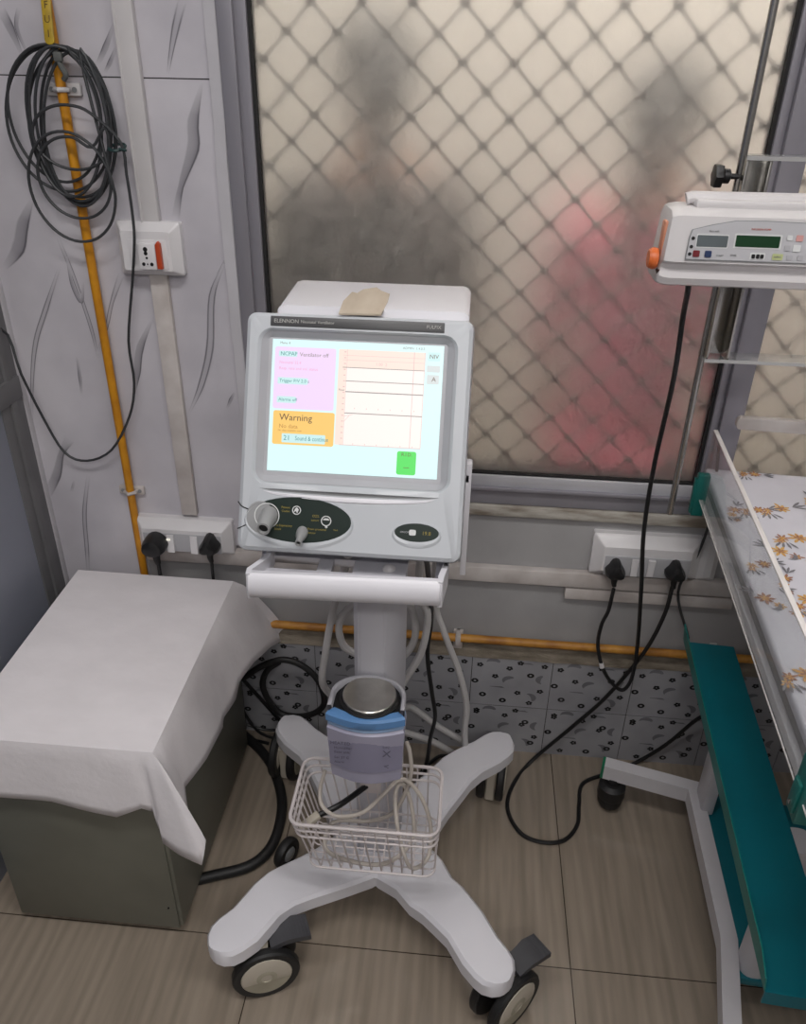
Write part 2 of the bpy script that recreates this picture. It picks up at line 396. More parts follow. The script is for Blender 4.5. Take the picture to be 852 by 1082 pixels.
# plaster trim, sill ledge and mortar bed
b = B()
rings = []
for i in range(40):
    z = .556 + i * (2.75 - .556) / 39; j = random.uniform(-.002, .002)
    rings.append([(-.455 + j, 0, z), (-.455 + j, -.012, z), (-.434 + j * .7, -.016, z), (-.428 - j, -.006, z), (-.428 - j, 0, z)])
b.loft(rings); struct(b.build('trim_1', trimw, origin='world'))
b = B(); b.box(-.43, 1.5, -.014, 0, .671, .697, .003); struct(b.build('trim_2', ledge_m, origin='world'))
b = B()
rings = []
for i in range(60):
    x = WX0 + .01 + i * (WX1 - WX0 - .02) / 59; j = random.uniform(-.003, .003)
    rings.append([(x, 0, .293), (x, -.016 - j, .293), (x, -.013 - j, .304 + j), (x, -.004, .322 + j * 2), (x, 0, .324)])
b.loft(rings); struct(b.build('trim_3', mortar, origin='world'))

# skirting tiles with their printed motifs
b = B(); b.box(WX0, WX1, -.010, 0, 0, .293, m=1)
tw, th = .187, .146
dots = [(.10, .84), (.30, .62), (.05, .50), (.76, .10), (.60, .92), (.16, .22), (.47, .80), (.60, .30), (.74, .68), (.90, .88), (.88, .36), (.42, .12)]
commas = [(.26, .86, .5), (.72, .20, -.6), (.50, .52, 1.2), (.93, .60, 2.0)]
i0 = int((WX0 - .238) / tw) - 1
for i in range(i0, 13):
    for j in range(2):
        x0 = .238 + i * tw; z0 = j * (th + .001)
        xa, xb = max(x0 + .0008, WX0), min(x0 + tw - .0008, WX1)
        if xb - xa < .01: continue
        b.box(xa, xb, -.0115, -.0095, z0, z0 + th - .0012)
        if x0 < -.8 or x0 > 1.0: continue
        fl = (j == 0)
        for q, (u, v) in enumerate(dots):
            if fl: u = 1 - u if q % 2 else u
            cx, cz = x0 + u * tw, z0 + v * th
            if cx < WX0 + .01: continue
            for k in range(5):
                a = k * 2 * pi / 5 + q; px, pz = cx + .0048 * cos(a), cz + .0040 * sin(a)
                if q % 3 == 2: continue
                b.poly([(px + .0036 * cos(t * pi / 3), -.0118 - k * .00002, pz - .0030 * sin(t * pi / 3)) for t in range(6)], 2)
            if q % 3 == 2:
                ring = lambda r, y: [(cx + r * 1.1 * cos(t * pi / 6), y, cz + r * .9 * sin(t * pi / 6)) for t in range(12)]
                b.loft([ring(.0078, -.0118), ring(.0028, -.0118)], 2, cap=(False, False))
        for (u, v, a0) in commas:
            cx, cz = x0 + u * tw, z0 + v * th; L, R = [], []
            for t in range(9):
                s = t / 8; a = a0 + s * 2.2; r = .017; w = .0065 * sin(pi * min(1, s * .85 + .12))
                L.append((cx + (r + w) * cos(a), -.0117, cz + (r + w) * .8 * sin(a))); R.append((cx + (r - w) * cos(a), -.0117, cz + (r - w) * .8 * sin(a)))
            b.loft([L, R], 3, closed=False)
        for (u, v, l) in ((.34, .40, .018), (.66, .92, .02)):
            cx, cz = x0 + u * tw, z0 + v * th
            b.poly([(cx - l, -.0117, cz + .0008), (cx - l, -.0117, cz - .0004), (cx + l, -.0117, cz - .003), (cx + l * .6, -.0117, cz + .002)], 3)
struct(b.build('baseboard_back', [skirt, grout, motif_d, motif_g], origin='world', flat=True))

# window: aluminium frame, frosted panes and the grille outside
b = B(); 
b.box(-.432, -.405, -.020, .03, .735, 2.2, .002); b.box(-.407, -.385, -.010, .03, .745, 2.2, .002)
b.box(-.432, 1.36, -.012, .03, .735, .764, .002); b.box(-.432, 1.36, -.022, .03, .735, .742, .001)
b.box(.472, .487, -.010, .03, .755, 2.2, .002); b.box(.487, .527, -.020, .03, .755, 2.2, .002)
b.box(1.32, 1.36, -.020, .03, .735, 2.2, .002); b.box(-.432, 1.36, -.020, .03, 2.16, 2.2, .002)
b.box(-.432, 1.36, -.010, 0, .699, .735, .001)
win = struct(b.build('window_1', alu, origin='world'))
b = B(); b.box(-.40, 1.34, -.0135, -.006, .741, .7655, .0015); b.build('sill_rail', alu_l, win)
b = B()
b.box(-.387, -.379, -.004, .02, .76, 2.18); b.box(.466, .474, -.004, .02, .76, 2.18); b.box(-.387, .474, -.004, .02, .762, .768); b.box(.525, .531, -.004, .02, .76, 2.18); b.box(.525, 1.33, -.004, .02, .762, .767)
b.build('gasket', gasket, win)
for x0, x1 in ((-.381, .468), (.529, 1.325)):
    b = B(); b.box(x0, x1, .006, .010, .764, 2.175); b.build('frosted_pane', frost, win)
b = B(); dx, dz = .0835, .0825
for i in range(-18, 40):
    for sg in (1, -1):
        # line through (xc, z=1.539) with slope sg*dz/dx
        xc = .004 + i * dx; z0, z1 = .70, 2.18
        p0 = [xc + sg * (z0 - 1.539) * dx / dz, .034 + .002 * sg, z0]; p1 = [xc + sg * (z1 - 1.539) * dx / dz, .034 + .002 * sg, z1]
        lo, hi = -.44, 1.36
        def clip(p, q):
            d = (q[0] - p[0])
            t0, t1 = 0, 1
            if abs(d) > 1e-9:
                ta, tb = (lo - p[0]) / d, (hi - p[0]) / d
                t0, t1 = max(t0, min(ta, tb)), min(t1, max(ta, tb))
            return t0, t1
        t0, t1 = clip(p0, p1)
        if t1 - t0 < .02: continue
        f = lambda t: tuple(p0[k] + (p1[k] - p0[k]) * t for k in range(3))
        b.tube([f(t0), f(t1)], .0024, 5, smooth=False)
for i in range(-6, 17):
    for j in range(-11, 9):
        for o in (0, .5):
            x, z = .004 + (i + o) * dx, 1.539 + (j + o) * dz
            if -.43 < x < 1.34 and .72 < z < 2.17: b.ball((x, .034, z), .0088, sc=(1, .5, .75), u=8, v=6)
b.build('diamond_grille', grille_m, win)

# the corridor outside the window
b = B(); b.box(-1.6, 2.4, 1.2, 1.3, 0, 2.75); struct(b.build('wall_corridor', far_wall, origin='world'))
b = B(); b.box(-1.6, 2.4, .12, 1.9, -.06, 0); struct(b.build('floor_corridor', mat('corridor_floor', (170, 160, 140), .5), origin='world'))
b = B(); b.box(-1.65, -1.6, .10, 1.9, 0, 2.75); b.box(2.4, 2.45, .10, 1.9, 0, 2.75); struct(b.build('wall_corridor_end', far_wall, origin='world'))

# ------------------------------------------------------------------ people behind the frosted glass
def skin_mesh(verts, edges, sub=1):
    me = bpy.data.meshes.new('sk'); me.from_pydata([v[0] for v in verts], edges, [])
    o = bpy.data.objects.new('sk', me); COL.objects.link(o)
    md = o.modifiers.new('s', 'SKIN'); sd = o.modifiers.new('d', 'SUBSURF'); sd.levels = sub; sd.render_levels = sub
    for i, v in enumerate(verts):
        r = v[1]; me.skin_vertices[0].data[i].radius = r if isinstance(r, tuple) else (r, r)
    me.skin_vertices[0].data[0].use_root = True
    dg = bpy.context.evaluated_depsgraph_get(); dg.update()
    m2 = bpy.data.meshes.new_from_object(o.evaluated_get(dg))
    bpy.data.objects.remove(o); bpy.data.meshes.remove(me)
    return m2
def skinned(name, verts, edges, xf, mt, parent, sub=1):
    m2 = skin_mesh(verts, edges, sub); t = B(xf); t.bm.from_mesh(m2); bpy.data.meshes.remove(m2); t.bm.transform(xf)
    for f in t.bm.faces: f.material_index = 0
    return t.build(name, mt, parent, ang=80)
def person(label, loc, rz, H, cloth, wide=1., legs=None):
    s = H / 1.6
    root = thing('person', label, 'person', loc, rz)
    X = WM[root.name] @ Matrix.Scale(s, 4)
    w = wide
    V = [((0, 0, .86), (.13 * w, .09)), ((0, 0, 1.00), (.115 * w, .085)), ((0, .005, 1.18), (.13 * w, .09)), ((0, .01, 1.32), (.10, .07)), ((0, 0, 1.40), .05), ((0, -.01, 1.47), (.062, .07)), ((0, -.015, 1.545), (.068, .082))]
    E = [(0, 1), (1, 2), (2, 3), (3, 4), (4, 5), (5, 6)]
    for sd in (-1, 1):
        k = len(V)
        V += [((sd * .165, .01, 1.31), .052), ((sd * .205, .02, 1.05), .040), ((sd * .215, -.03, .84), .027), ((sd * .215, -.045, .79), (.022, .034))]
        E += [(3, k), (k, k + 1), (k + 1, k + 2), (k + 2, k + 3)]
        for q in range(4):
            y = -.075 + q * .02; n = len(V); l = (.075, .085, .088, .068)[3 - q] 
            V += [((sd * .215, y, .755), .0085), ((sd * .212, y - .002, .755 - l * .5), .008), ((sd * .205, y - .004, .755 - l), .0065)]
            E += [(k + 3, n), (n, n + 1), (n + 1, n + 2)]
        n = len(V); V += [((sd * .205, -.085, .79), .010), ((sd * .195, -.098, .755), .008)]; E += [(k + 3, n), (n, n + 1)]
        n = len(V)
        V += [((sd * .085, 0, .80), .085), ((sd * .09, -.01, .46), .055), ((sd * .09, .01, .09), .036), ((sd * .095, -.03, .035), .034), ((sd * .10, -.13, .022), (.036, .022))]
        E += [(0, n), (n, n + 1), (n + 1, n + 2), (n + 2, n + 3), (n + 3, n + 4)]
    body = skinned('body', V, E, X, skin, root)
    # face: nose, lips, eyes, ears
    f = B(X); f.tube([(0, -.088, 1.55), (0, -.108, 1.522), (0, -.092, 1.515)], .009, 6); f.build('nose', skin, body)
    for sd in (-1, 1):
        f = B(X); f.ball((sd * .072, -.01, 1.535), .018, sc=(.45, .9, 1.3)); f.build('ear', skin, body)
        f = B(X); f.ball((sd * .028, -.083, 1.553), .010, sc=(1.3, .6, .8)); f.build('eye', hair, body)
    f = B(X); f.tube([(-.022, -.080, 1.487), (0, -.087, 1.489), (.022, -.080, 1.487)], .006, 6); f.build('mouth', mat('lips', (140, 70, 66), .5), body)
    h = B(X); h.ball((0, .012, 1.565), .092, sc=(.92, 1.05, 1.0)); h.ball((0, .085, 1.52), .055); h.tube([(0, .08, 1.5), (.01, .10, 1.38), (0, .10, 1.2)], .032, 8, r1=.015)
    # keep the face free of hair
    for v in list(h.bm.verts):
        p = X.inverted() @ v.co
        if p.y < -.045 and p.z < 1.60: v.co = X @ Vector((p.x * .9, -.04, p.z))
    h.build('hair', hair, root)
    VT = [((0, 0, .62), (.185 * w, .13)), ((0, 0, .86), (.165 * w, .12)), ((0, 0, 1.02), (.145 * w, .11)), ((0, .005, 1.2), (.155 * w, .112)), ((0, .01, 1.315), (.118, .088)), ((0, .005, 1.365), (.066, .060))]
    ET = [(i, i + 1) for i in range(5)]
    for sd in (-1, 1):
        k = len(VT); VT += [((sd * .17, .01, 1.30), .070), ((sd * .215, .02, 1.05), .060), ((sd * .22, -.005, .95), .055)]; ET += [(4, k), (k, k + 1), (k + 1, k + 2)]
    skinned('tunic', VT, ET, X, cloth, root)
    VT = [((0, 0, .84), (.15, .11))]; ET = []
    for sd in (-1, 1):
        k = len(VT); VT += [((sd * .09, 0, .76), .098), ((sd * .095, -.01, .45), .075), ((sd * .095, .01, .11), .062)]; ET += [(0, k), (k, k + 1), (k + 1, k + 2)]
    skinned('trousers', VT, ET, X, legs, root)
    return root
person('person in a pink tunic standing behind the frosted window, on the right', (.36, .30, 0), radians(150), 1.47, pink, 1.0, mat('rose_cotton', (204, 112, 124), .9))
person('person in dark grey clothes standing behind the frosted window, on the left', (-.215, .30, 0), radians(200), 1.53, dark_c, 1.12, mat('dark_cotton', (50, 44, 46), .9))

# ------------------------------------------------------------------ wall services
YD = -.007
# vertical yellow pipe with two clamps
t = thing('gas_pipe', 'vertical yellow gas pipe running up the marble wall by the corner', 'pipe', (-.70, -.022, .02))
b = B(); b.cyl((-.706, -.022, .02), (-.706, -.022, 2.74), .0085, n=14); b.build('pipe', yellow, t)
def clamp(z, wv, parent, mt):
    k = B(); k.tube([(-.706 - .011, -.010, z), (-.706 - .011, -.024, z), (-.706, -.034, z), (-.706 + .011, -.024, z), (-.706 + .011, -.010, z)], .004, 8, smooth=False)
    k.box(-.706 - wv, -.706 + wv, -.016, YD, z - .010, z + .010, .003)
    o = k.build('pipe_clamp', mt, parent)
    for sd in (-1, 1):
        q = B(); q.cyl((-.706 + sd * wv * .66, -.0165, z), (-.706 + sd * wv * .66, -.018, z), .0042, n=10); q.build('screw', grey_p, o)
clamp(1.447, .030, t, pvc); clamp(.683, .028, t, pvc_d)
# horizontal ochre pipe
t = thing('gas_pipe', 'horizontal ochre pipe running low along the back wall above the skirting tiles', 'pipe', (.5, -.018, .338))
b = B(); b.cyl((-.69, -.018, .352), (2.2, -.018, .338), .0095, n=14); b.build('pipe', ochre, t)
b = B(); b.box(.008, .020, -.03, 0, .334, .362, .002); b.box(.003, .025, -.008, 0, .300, .362, .002); b.build('pipe_clip', pvc_d, t)
b = B(); b.box(.578, .594, -.03, 0, .345, .372, .002); b.build('pipe_clip', pvc_d, t)
# trunking
b = B(); b.box(-.600, -.567, -.022, YD, 1.236, 2.74, .002); b.box(-.600, -.596, -.024, YD, 1.236, 2.74, .001)
tag(b.build('cable_trunking', pvc), 'white upright cable trunking running from the ceiling down to the orange switch box', 'trunking')
b = B(); b.box(-.600, -.566, -.020, YD, .632, 1.146, .002)
tag(b.build('cable_trunking', pvc_d), 'discoloured white upright trunking between the orange switch box and the double socket below', 'trunking')
b = B(); b.box(-.695, .60, -.020, 0, .508, .545, .003)
tag(b.build('cable_trunking', pvc_d), 'long grey-white horizontal trunking along the back wall behind the ventilator', 'trunking')
b = B(); b.box(.240, .60, -.016, 0, .474, .503, .003)
tag(b.build('cable_trunking', pvc_d), 'short worn horizontal trunking under the right wall socket', 'trunking')

def plate_box(name, label, x0, x1, z0, z1, d, y0=0., slope=.020):
    t = thing(name, label, 'wall socket', ((x0 + x1) / 2, y0, z0))
    k = B(); rings = []
    for ins, y in ((0, y0), (0, y0 - d * .45), (slope * .15, y0 - d * .5), (slope, y0 - d), (slope + .002, y0 - d)):
        rings.append([(u, y, v) for u, v in rrect(x0 + ins, x1 - ins, z0 + ins * .8, z1 - ins, .004, 3)])
    k.loft(rings); k.build('cover_plate', switch_w, t)
    return t
# orange switch box
t = plate_box('switch_socket', 'white wall switch box with an orange rocker switch and round pin socket', -.648, -.530, 1.146, 1.240, .034, YD, .014)
b = B(); b.box(-.622, -.552, -.0425, -.040, 1.160, 1.212, .001); b.build('module_frame', switch_w, t)
b = B(); b.box(-.603, -.570, -.050, -.042, 1.161, 1.207, .002); so = b.build('socket_module', switch_w, t)
b = B()
for (u, v, r) in ((-.601, 1.197, .0042), (-.601, 1.190, .0035), (-.600, 1.182, .0022), (-.607, 1.171, .0033), (-.600, 1.171, .0016), (-.592, 1.171, .0033)):
    b.cyl((u + .013, -.0500, v), (u + .013, -.0506, v), r, n=10)
b.build('pin_hole', black, so)
b = B(); b.prism([(-.0045, -.023), (.0045, -.023), (.0045, .021), (0, .025), (-.0045, .019)], .010, 0, .001, xf=frame((-.5645, -.042, 1.186), (1, 0, 0), (0, 0, 1)))
b.build('rocker_switch', orange_sw, t)
def plug(parent, c, s=1., name='plug', wide=1.):
    x, y, z = c; k = B(); tri = []
    for i in range(18):
        a = 2 * pi * i / 18 + pi / 2; r = .020 * s * (1 + .22 * cos(3 * (a - pi / 2)) * (1 if wide < 1.1 else .2)); tri.append((r * wide * cos(a), r * sin(a)))
    sc = lambda f, d: [(x + u * f, y - d, z + v * f) for u, v in tri]
    k.loft([sc(1, 0), sc(1.02, .008 * s), sc(.98, .022 * s), sc(.80, .034 * s), sc(.45, .038 * s)])
    k.tube([(x, y - .014, z - .012 * s), (x, y - .016, z - .030 * s), (x + .002, y - .016, z - .042 * s)], .0085 * s, 10, r1=.005 * s)
    return k.build(name, black, parent)
# left double socket
t = plate_box('wall_socket', 'white double wall socket behind the cloth covered cabinet, on the left', -.704, -.490, .541, .624, .036, YD, .018)
b = B(); b.box(-.683, -.511, -.0450, -.042, .553, .597, .001); b.build('module_frame', switch_g, t)
for x in (-.622, -.570):
    b = B(); b.prism([(-.021, -.005), (-.021, .005), (.021, .0015), (.021, -.0005)], .016, 0, .001, xf=frame((x - .008, -.047, .575), (0, 0, 1), (0, -1, 0))); b.build('rocker_switch', switch_w, t)
b = B(); b.box(-.6295, -.6215, -.0515, -.049, .583, .588, .0005); b.build('indicator', emis('pilot_light', (255, 250, 235), .8), t)
b = B(); b.box(-.643, -.610, -.0235, -.0215, .609, .617); b.box(-.595, -.567, -.0235, -.0215, .609, .617); 
b.build('worn_print', grey_p, t)
b = B(); b.ball((-.5285, -.027, .614), .0032, sc=(1.6, .5, .8)); b.build('paint_spot', orange_sw, t)
# right double socket and its blank neighbour
t = plate_box('wall_socket', 'white double wall socket with two switches beside the infant bed, on the right', .284, .508, .549, .648, .036, 0., .022)
b = B(); b.box(.310, .485, -.0385, -.035, .559, .606, .001); b.build('module_frame', switch_g, t)
for x in (.372, .420):
    b = B(); b.prism([(-.020, -.004), (-.020, .005), (.020, .0015), (.020, -.0005)], .014, 0, .001, xf=frame((x - .007, -.040, .583), (0, 0, 1 if x < .4 else -1), (0, -1, 0))); b.build('rocker_switch', switch_w, t)
b = B(); rr = []
for ins, y in ((0, 0), (0, -.012), (.012, -.022)): rr.append([(u, y, v) for u, v in rrect(.509 + ins, .548 - ins, .545 + ins, .648 - ins, .003, 3)])
b.loft(rr); tag(b.build('blank_plate', switch_w), 'narrow blank white plate just right of the right wall socket, behind the clear bed panel', 'wall plate')

# power cables
t = thing('power_cable', 'black power cable with the large round plug in the left wall socket', 'cable', (-.653, -.05, .3))
plug(t, (-.653, -.046, .578), 1.16, wide=1.12)
b = B(); b.tube([(-.651, -.062, .530), (-.648, -.064, .49), (-.636, -.05, .43), (-.60, -.045, .30), (-.56, -.045, .12), (-.50, -.05, .02), (-.44, -.06, .008)], .0042, 8); b.build('cord', black, t)
t = thing('power_cable', 'black power cable with the smaller plug in the left wall socket, nearer the ventilator', 'cable', (-.532, -.05, .3))
plug(t, (-.532, -.046, .584), .98)
b = B(); b.tube([(-.530, -.062, .545), (-.530, -.064, .50), (-.531, -.052, .42), (-.525, -.045, .30), (-.515, -.045, .15), (-.47, -.05, .04), (-.40, -.05, .010)], .0036, 8); b.build('cord', black, t)
t = thing('power_cable', 'black cable from the first plug of the right socket looping up to the infusion pump', 'cable', (.332, -.05, .30))
plug(t, (.332, -.039, .581), .92)
P1 = [(0.334, -0.055, 0.536), (0.331, -0.055, 0.479), (0.322, -0.055, 0.441), (0.321, -0.055, 0.389)]; P2 = [(0.333, -0.07, 0.343), (0.359, -0.07, 0.297), (0.389, -0.07, 0.274), (0.404, -0.07, 0.312), (0.402, -0.07, 0.403)]; P3 = [(0.372, -0.12, 0.589), (0.356, -0.12, 0.72), (0.352, -0.12, 0.862)]; P4 = [(0.336, -0.2, 1.054), (0.332, -0.2, 1.156)]; P5 = [(0.315, -0.265, 1.211)] + [(0.313, -0.265, 1.227)]
b = B(); b.tube(P1 + P2 + P3 + P4 + P5, .0042, 8); b.build('cord', black, t)
b = B(); q0 = Vector(P2[0]); q1 = Vector(P1[3]); d = (q0 - q1).normalized(); b.cyl(q0 - d * .004, q0 + d * .008, .0052, n=10); b.build('white_tape', pvc, t)
t = thing('power_cable', 'black cable from the second right socket plug lying in a loop on the floor', 'cable', (.454, -.05, .0))
plug(t, (.454, -.039, .586), .92)
Q1 = [(0.453, -0.055, 0.551), (0.449, -0.055, 0.477)]; Q2 = [(0.424, -0.05, 0.367)]; Q2b = [(0.363, -0.04, 0.222)]; Q2c = [(0.3, -0.03, 0.113)]; Q3 = [(0.208, -0.052, 0.006), (0.162, -0.133, 0.006), (0.151, -0.2, 0.006), (0.177, -0.26, 0.006), (0.224, -0.28, 0.006), (0.273, -0.27, 0.006), (0.306, -0.226, 0.006), (0.316, -0.167, 0.006), (0.331, -0.104, 0.005), (0.389, -0.068, 0.006)]
b = B(); b.tube(Q1 + Q2 + Q2b + Q2c + Q3 + [(0.468, -0.024, 0.006)] + [(0.529, -0.03, 0.082)] + [(0.584, -0.05, 0.195)] + [(.612, -.07, .195)], .0045, 8, k=8); b.build('cord', black, t)
b = B(); b.tube([(0.489, -0.03, 0.867), (0.498, -0.03, 0.796), (0.506, -0.03, 0.711)] + [(0.501, -0.02, 0.614)] + [(.476, -.028, .52), (.52, -.028, .40)], .003, 8)
tag(b.build('thin_cable', dark_cable), 'thin dark cable seen through the clear bed panel by the right socket', 'cable')

# coil of cable hung on the yellow pipe
t = thing('cable_coil', 'coil of dark grey cable hung on the yellow pipe at upper left', 'cable', (-.70, -.03, 1.2))
b = B(); P = []
loops = [(-.712, 1.400, .092, .112, .10), (-.716, 1.408, .080, .104, .05), (-.694, 1.392, .070, .118, .0), (-.699, 1.396, .062, .114, .12), (-.684, 1.388, .066, .120, .16), (-.690, 1.392, .076, .112, .08), (-.681, 1.386, .058, .116, .2), (-.686, 1.388, .062, .122, .1)]
n = 0
for q, (cx, cz, rx, rz, tl) in enumerate(loops):
    for k in range(14):
        a = pi / 2 + 2 * pi * k / 14; px, pz = rx * cos(a), rz * sin(a)
        P.append((cx + px * cos(tl) - pz * sin(tl) * -.35, -.036 - .0035 * (q % 4) - .004 * cos(a * 2 + q), cz + pz + px * tl * .8))
for (cx, cz, rx, rz) in ((-.703, 1.296, .076, .090), (-.696, 1.312, .064, .066), (-.690, 1.376, .066, .050)):
    for k in range(12):
        a = .35 - 2 * pi * k / 12; P.append((cx + rx * cos(a), -.052 - .003 * sin(a), cz + rz * sin(a)))
TAIL = [(-0.602, -0.058, 1.372), (-0.599, -0.058, 1.321), (-0.599, -0.058, 1.244), (-0.605, -0.058, 1.196)] + [(-0.63, -0.03, 1.129), (-0.654, -0.03, 1.02), (-0.656, -0.03, 0.934), (-0.677, -0.03, 0.862), (-0.727, -0.03, 0.785), (-0.785, -0.03, 0.756), (-0.831, -0.03, 0.773), (-0.862, -0.03, 0.852)] + [(-0.875, -0.05, 0.95), (-0.896, -0.05, 1.04)] + [(-.895, -.25, 1.05), (-.893, -.6, 1.12)]
b.tube(P + TAIL, .0026, 7, k=4); b.build('cable', dark_cable, t)
b = B(); b.tube([(-.614 + .013 * cos(a), -.046 + .016 * sin(a), 1.363 + .004 * sin(a)) for a in [i * pi / 5 for i in range(10)]], .0026, 6, closed=True); b.tube([(-.605, -.06, 1.362), (-.592, -.062, 1.360)], .0022, 6, smooth=False); b.build('cable_tie', mat('dark_green_tie', (32, 62, 62), .5), t)
t = thing('hanging_tag', 'narrow yellow tag with dark letters beside the top of the yellow pipe', 'tag', (-.694, -.04, 1.515))
xf = frame((-.700, -.040, 1.545), (1, 0, -.02), (.02, .15, 1))
b = B(); b.prism(rrect(-.008, .008, -.034, .034, .007, 4), .003, 0, .0008, xf=xf); b.build('plate', yel_tag, t)
b = B()
for i, ch in enumerate('FUI'): b.text(ch, .015, xf @ Matrix.Translation((0, .021 - i * .020, .0032)), align='CENTER')
b.build('lettering', mat('brown_print', (92, 70, 24), .6), t)
b = B(); b.tube([(-.697, -.036, 1.512), (-.694, -.042, 1.50), (-.690, -.044, 1.483), (-.684, -.044, 1.47), (-.690, -.040, 1.462)], .0045, 8); b.box(-.698, -.684, -.050, -.042, 1.488, 1.502, .002); b.build('hook', mat('grey_hook', (92, 94, 92), .5), t)

# ------------------------------------------------------------------ ventilator trolley
HX, HY = -.12, -.40
tr = thing('ventilator_trolley', 'white four-legged wheeled trolley carrying the ventilator', 'trolley', (HX, HY, 0))
tips = {'FL': (-.357, -.652, 0), 'FR': (.104, -.656, 0), 'BR': (.118, -.155, 0), 'BL': (-.352, -.150, 0)}
offs = {'FL': (-.012, -.020, -.020, .0), 'FR': (.016, .010, .006, -.004), 'BR': (.004, .012, .014, .004), 'BL': (0, -.010, -.012, 0)}
for key, tip in tips.items():
    d = Vector((tip[0] - HX, tip[1] - HY, 0)); Lg = d.length; d.normalize(); p = Vector((-d.y, d.x, 0))
    if key in ('FL', 'FR'): pass
    o = offs[key]
    sgn = -1 if key == 'FL' else (1 if key == 'FR' else 1)
    # stations: distance, half width, sideways offset, top height
    st = [(.0, .066, 0, .128), (.07, .063, o[0] * .5, .128), (.11, .056, o[0], .129), (.155, .051, o[1], .134), (.19, .048, o[1], .148), (.225, .045, o[2], .160), (.26, .042, o[2] * .8, .165), (Lg - .03, .041, o[3], .165), (Lg, .040, o[3], .165)]
    for a in (25, 50, 70, 82): st.append((Lg + .040 * sin(radians(a)), .040 * cos(radians(a)), o[3], .165))
    rings = []
    for (s, hw, of, z) in st:
        c = Vector((HX, HY, 0)) + d * s + p * of
        th = .036; rings.append([tuple(c + p * u + Vector((0, 0, z + v))) for u, v in ((hw, -.008), (hw - min(.006, hw * .5), -.001), (hw * .5, 0), (-hw * .5, 0), (-hw + min(.006, hw * .5), -.001), (-hw, -.008), (-hw, -th), (hw, -th))])
    k = B(); k.loft(rings); k.build('leg', white_p, tr)
b = B(); b.lathe([(.085, .096), (.088, .120), (.080, .129), (.0, .130)], 28, xf=Matrix.Translation((HX, HY, 0))); b.build('hub', white_p, tr)
def caster(key, cx, cy, nx, ny, brake, swivel):
    R = .061; tipx, tipy, _ = tips[key]
    n = Vector((nx, ny, 0)).normalized(); f = Vector((-n.y, n.x, 0))     # axle direction, rolling direction
    c = Vector((cx, cy, R)) + n * .014
    k = B(); k.cyl((tipx, tipy, .105), (tipx, tipy, .132), .022); 
    prof = []
    for i in range(13):
        a = radians(-15 + 210 * i / 12); prof.append((.046 * cos(a), .050 * sin(a)))
    k.prism(prof, .022, 0, .004, xf=frame(c + n * .011, f, (0, 0, 1)))
    if not brake: k.loft([[tuple(c + f * x + n * y + Vector((0, 0, z - R))) for x, y in rrect(-.040, .034, -.0115, .0115, .005, 3)] for z in (.012, .100)])
    # neck from wheel guard up to the stem
    nk = [c + Vector((0, 0, .030)), (c + Vector((tipx, tipy, .095))) * .5 + Vector((0, 0, .025)), Vector((tipx, tipy, .118))]
    k.tube(nk, .024, 12, r1=.022)
    hs = k.build('caster', beige, tr)
    for sd in (1, -1):
        xf = frame(c + n * (sd * .0215), f, (0, 0, 1)) if sd > 0 else frame(c + n * (sd * .0215), -f, (0, 0, 1))
        # rolling axis is local z
        w = B(); w.lathe([(.040, -.009), (.058, -.0085), (R, -.005), (R, .005), (.058, .009), (.047, .0095), (.046, .008), (.0, .008)], 36, xf=xf)
        wo = w.build('wheel', rubber, hs)
    for sd in (1, -1):
        xf = frame(c + n * (sd * .0215), f * sd, (0, 0, 1))
        w = B(); w.lathe([(.0462, .002), (.0462, .0085), (.044, .0105), (.020, .0110), (.016, .0125), (.010, .0125), (.009, .0110), (.0, .0110)], 36, xf=xf); w.build('wheel_disc', hub_m, hs)
    if brake:
        bd = Vector(swivel).normalized(); q = Vector((-bd.y, bd.x, 0)); o = c + Vector((0, 0, .052)) 
        k = B(); M = frame(o, bd, q + Vector((0, 0, .0)))
        rg = []
        for (s, hw, z) in ((.012, .020, .012), (.040, .021, .020), (.055, .023, .022), (.085, .022, .014)):
            rg.append([tuple(M @ Vector((s, u, z + v))) for u, v in ((-hw, 0), (hw, 0), (hw, -.012), (-hw, -.012))])
        k.loft(rg)
        for s in (.058, .064, .070, .076, .082): k.box(s - .0012, s + .0012, -.022, .022, .010, .0225 - (s - .055) * .26, xf=M)
        k.build('brake_pedal', dk_pedal, hs)
caster('FL', -.312, -.622, .37, -.93, True, (.9, .42, 0))
caster('FR', .120, -.638, .72, -.70, True, (.75, .66, 0))
caster('BR', .098, -.140, .98, -.12, False, (0, 0, 0))
caster('BL', -.358, -.135, -.9, .1, False, (0, 0, 0))
# column
b = B(); cr = []
prof = [(-.163, -.430), (-.156, -.437), (-.108, -.437), (-.101, -.432), (-.080, -.395), (-.080, -.368), (-.088, -.360), (-.155, -.360), (-.163, -.368)]
b.loft([[(x, y, .12) for x, y in prof], [(x, y, .875) for x, y in prof]]); b.box(-.152, -.112, -.4385, -.436, .14, .86, .0008); b.build('column', grey_col, tr)
# mounting plate with slots
b = B()
b.box(-.276, -.015, -.580, -.572, .872, .884); b.box(-.276, -.262, -.572, -.54, .872, .884); b.box(-.192, -.172, -.572, -.54, .872, .884); b.box(-.142, -.068, -.572, -.54, .872, .884)
b.box(-.276, -.068, -.54, -.30, .872, .884); b.box(-.276, -.262, -.54, -.30, .872, .890); b.box(-.160, -.085, -.50, -.30, .84, .884, .006)
b.build('mounting_plate', grey_col, tr)
b = B(); b.box(-.028, -.016, -.57, -.28, .872, .886, .002); b.box(-.09, -.016, -.32, -.29, .872, .884); b.build('plate_arm', grey_col, tr)
b = B(); b.ball((-.093, -.556, .882), .010, sc=(1, 1, .8)); b.build('white_knob', pvc, tr)
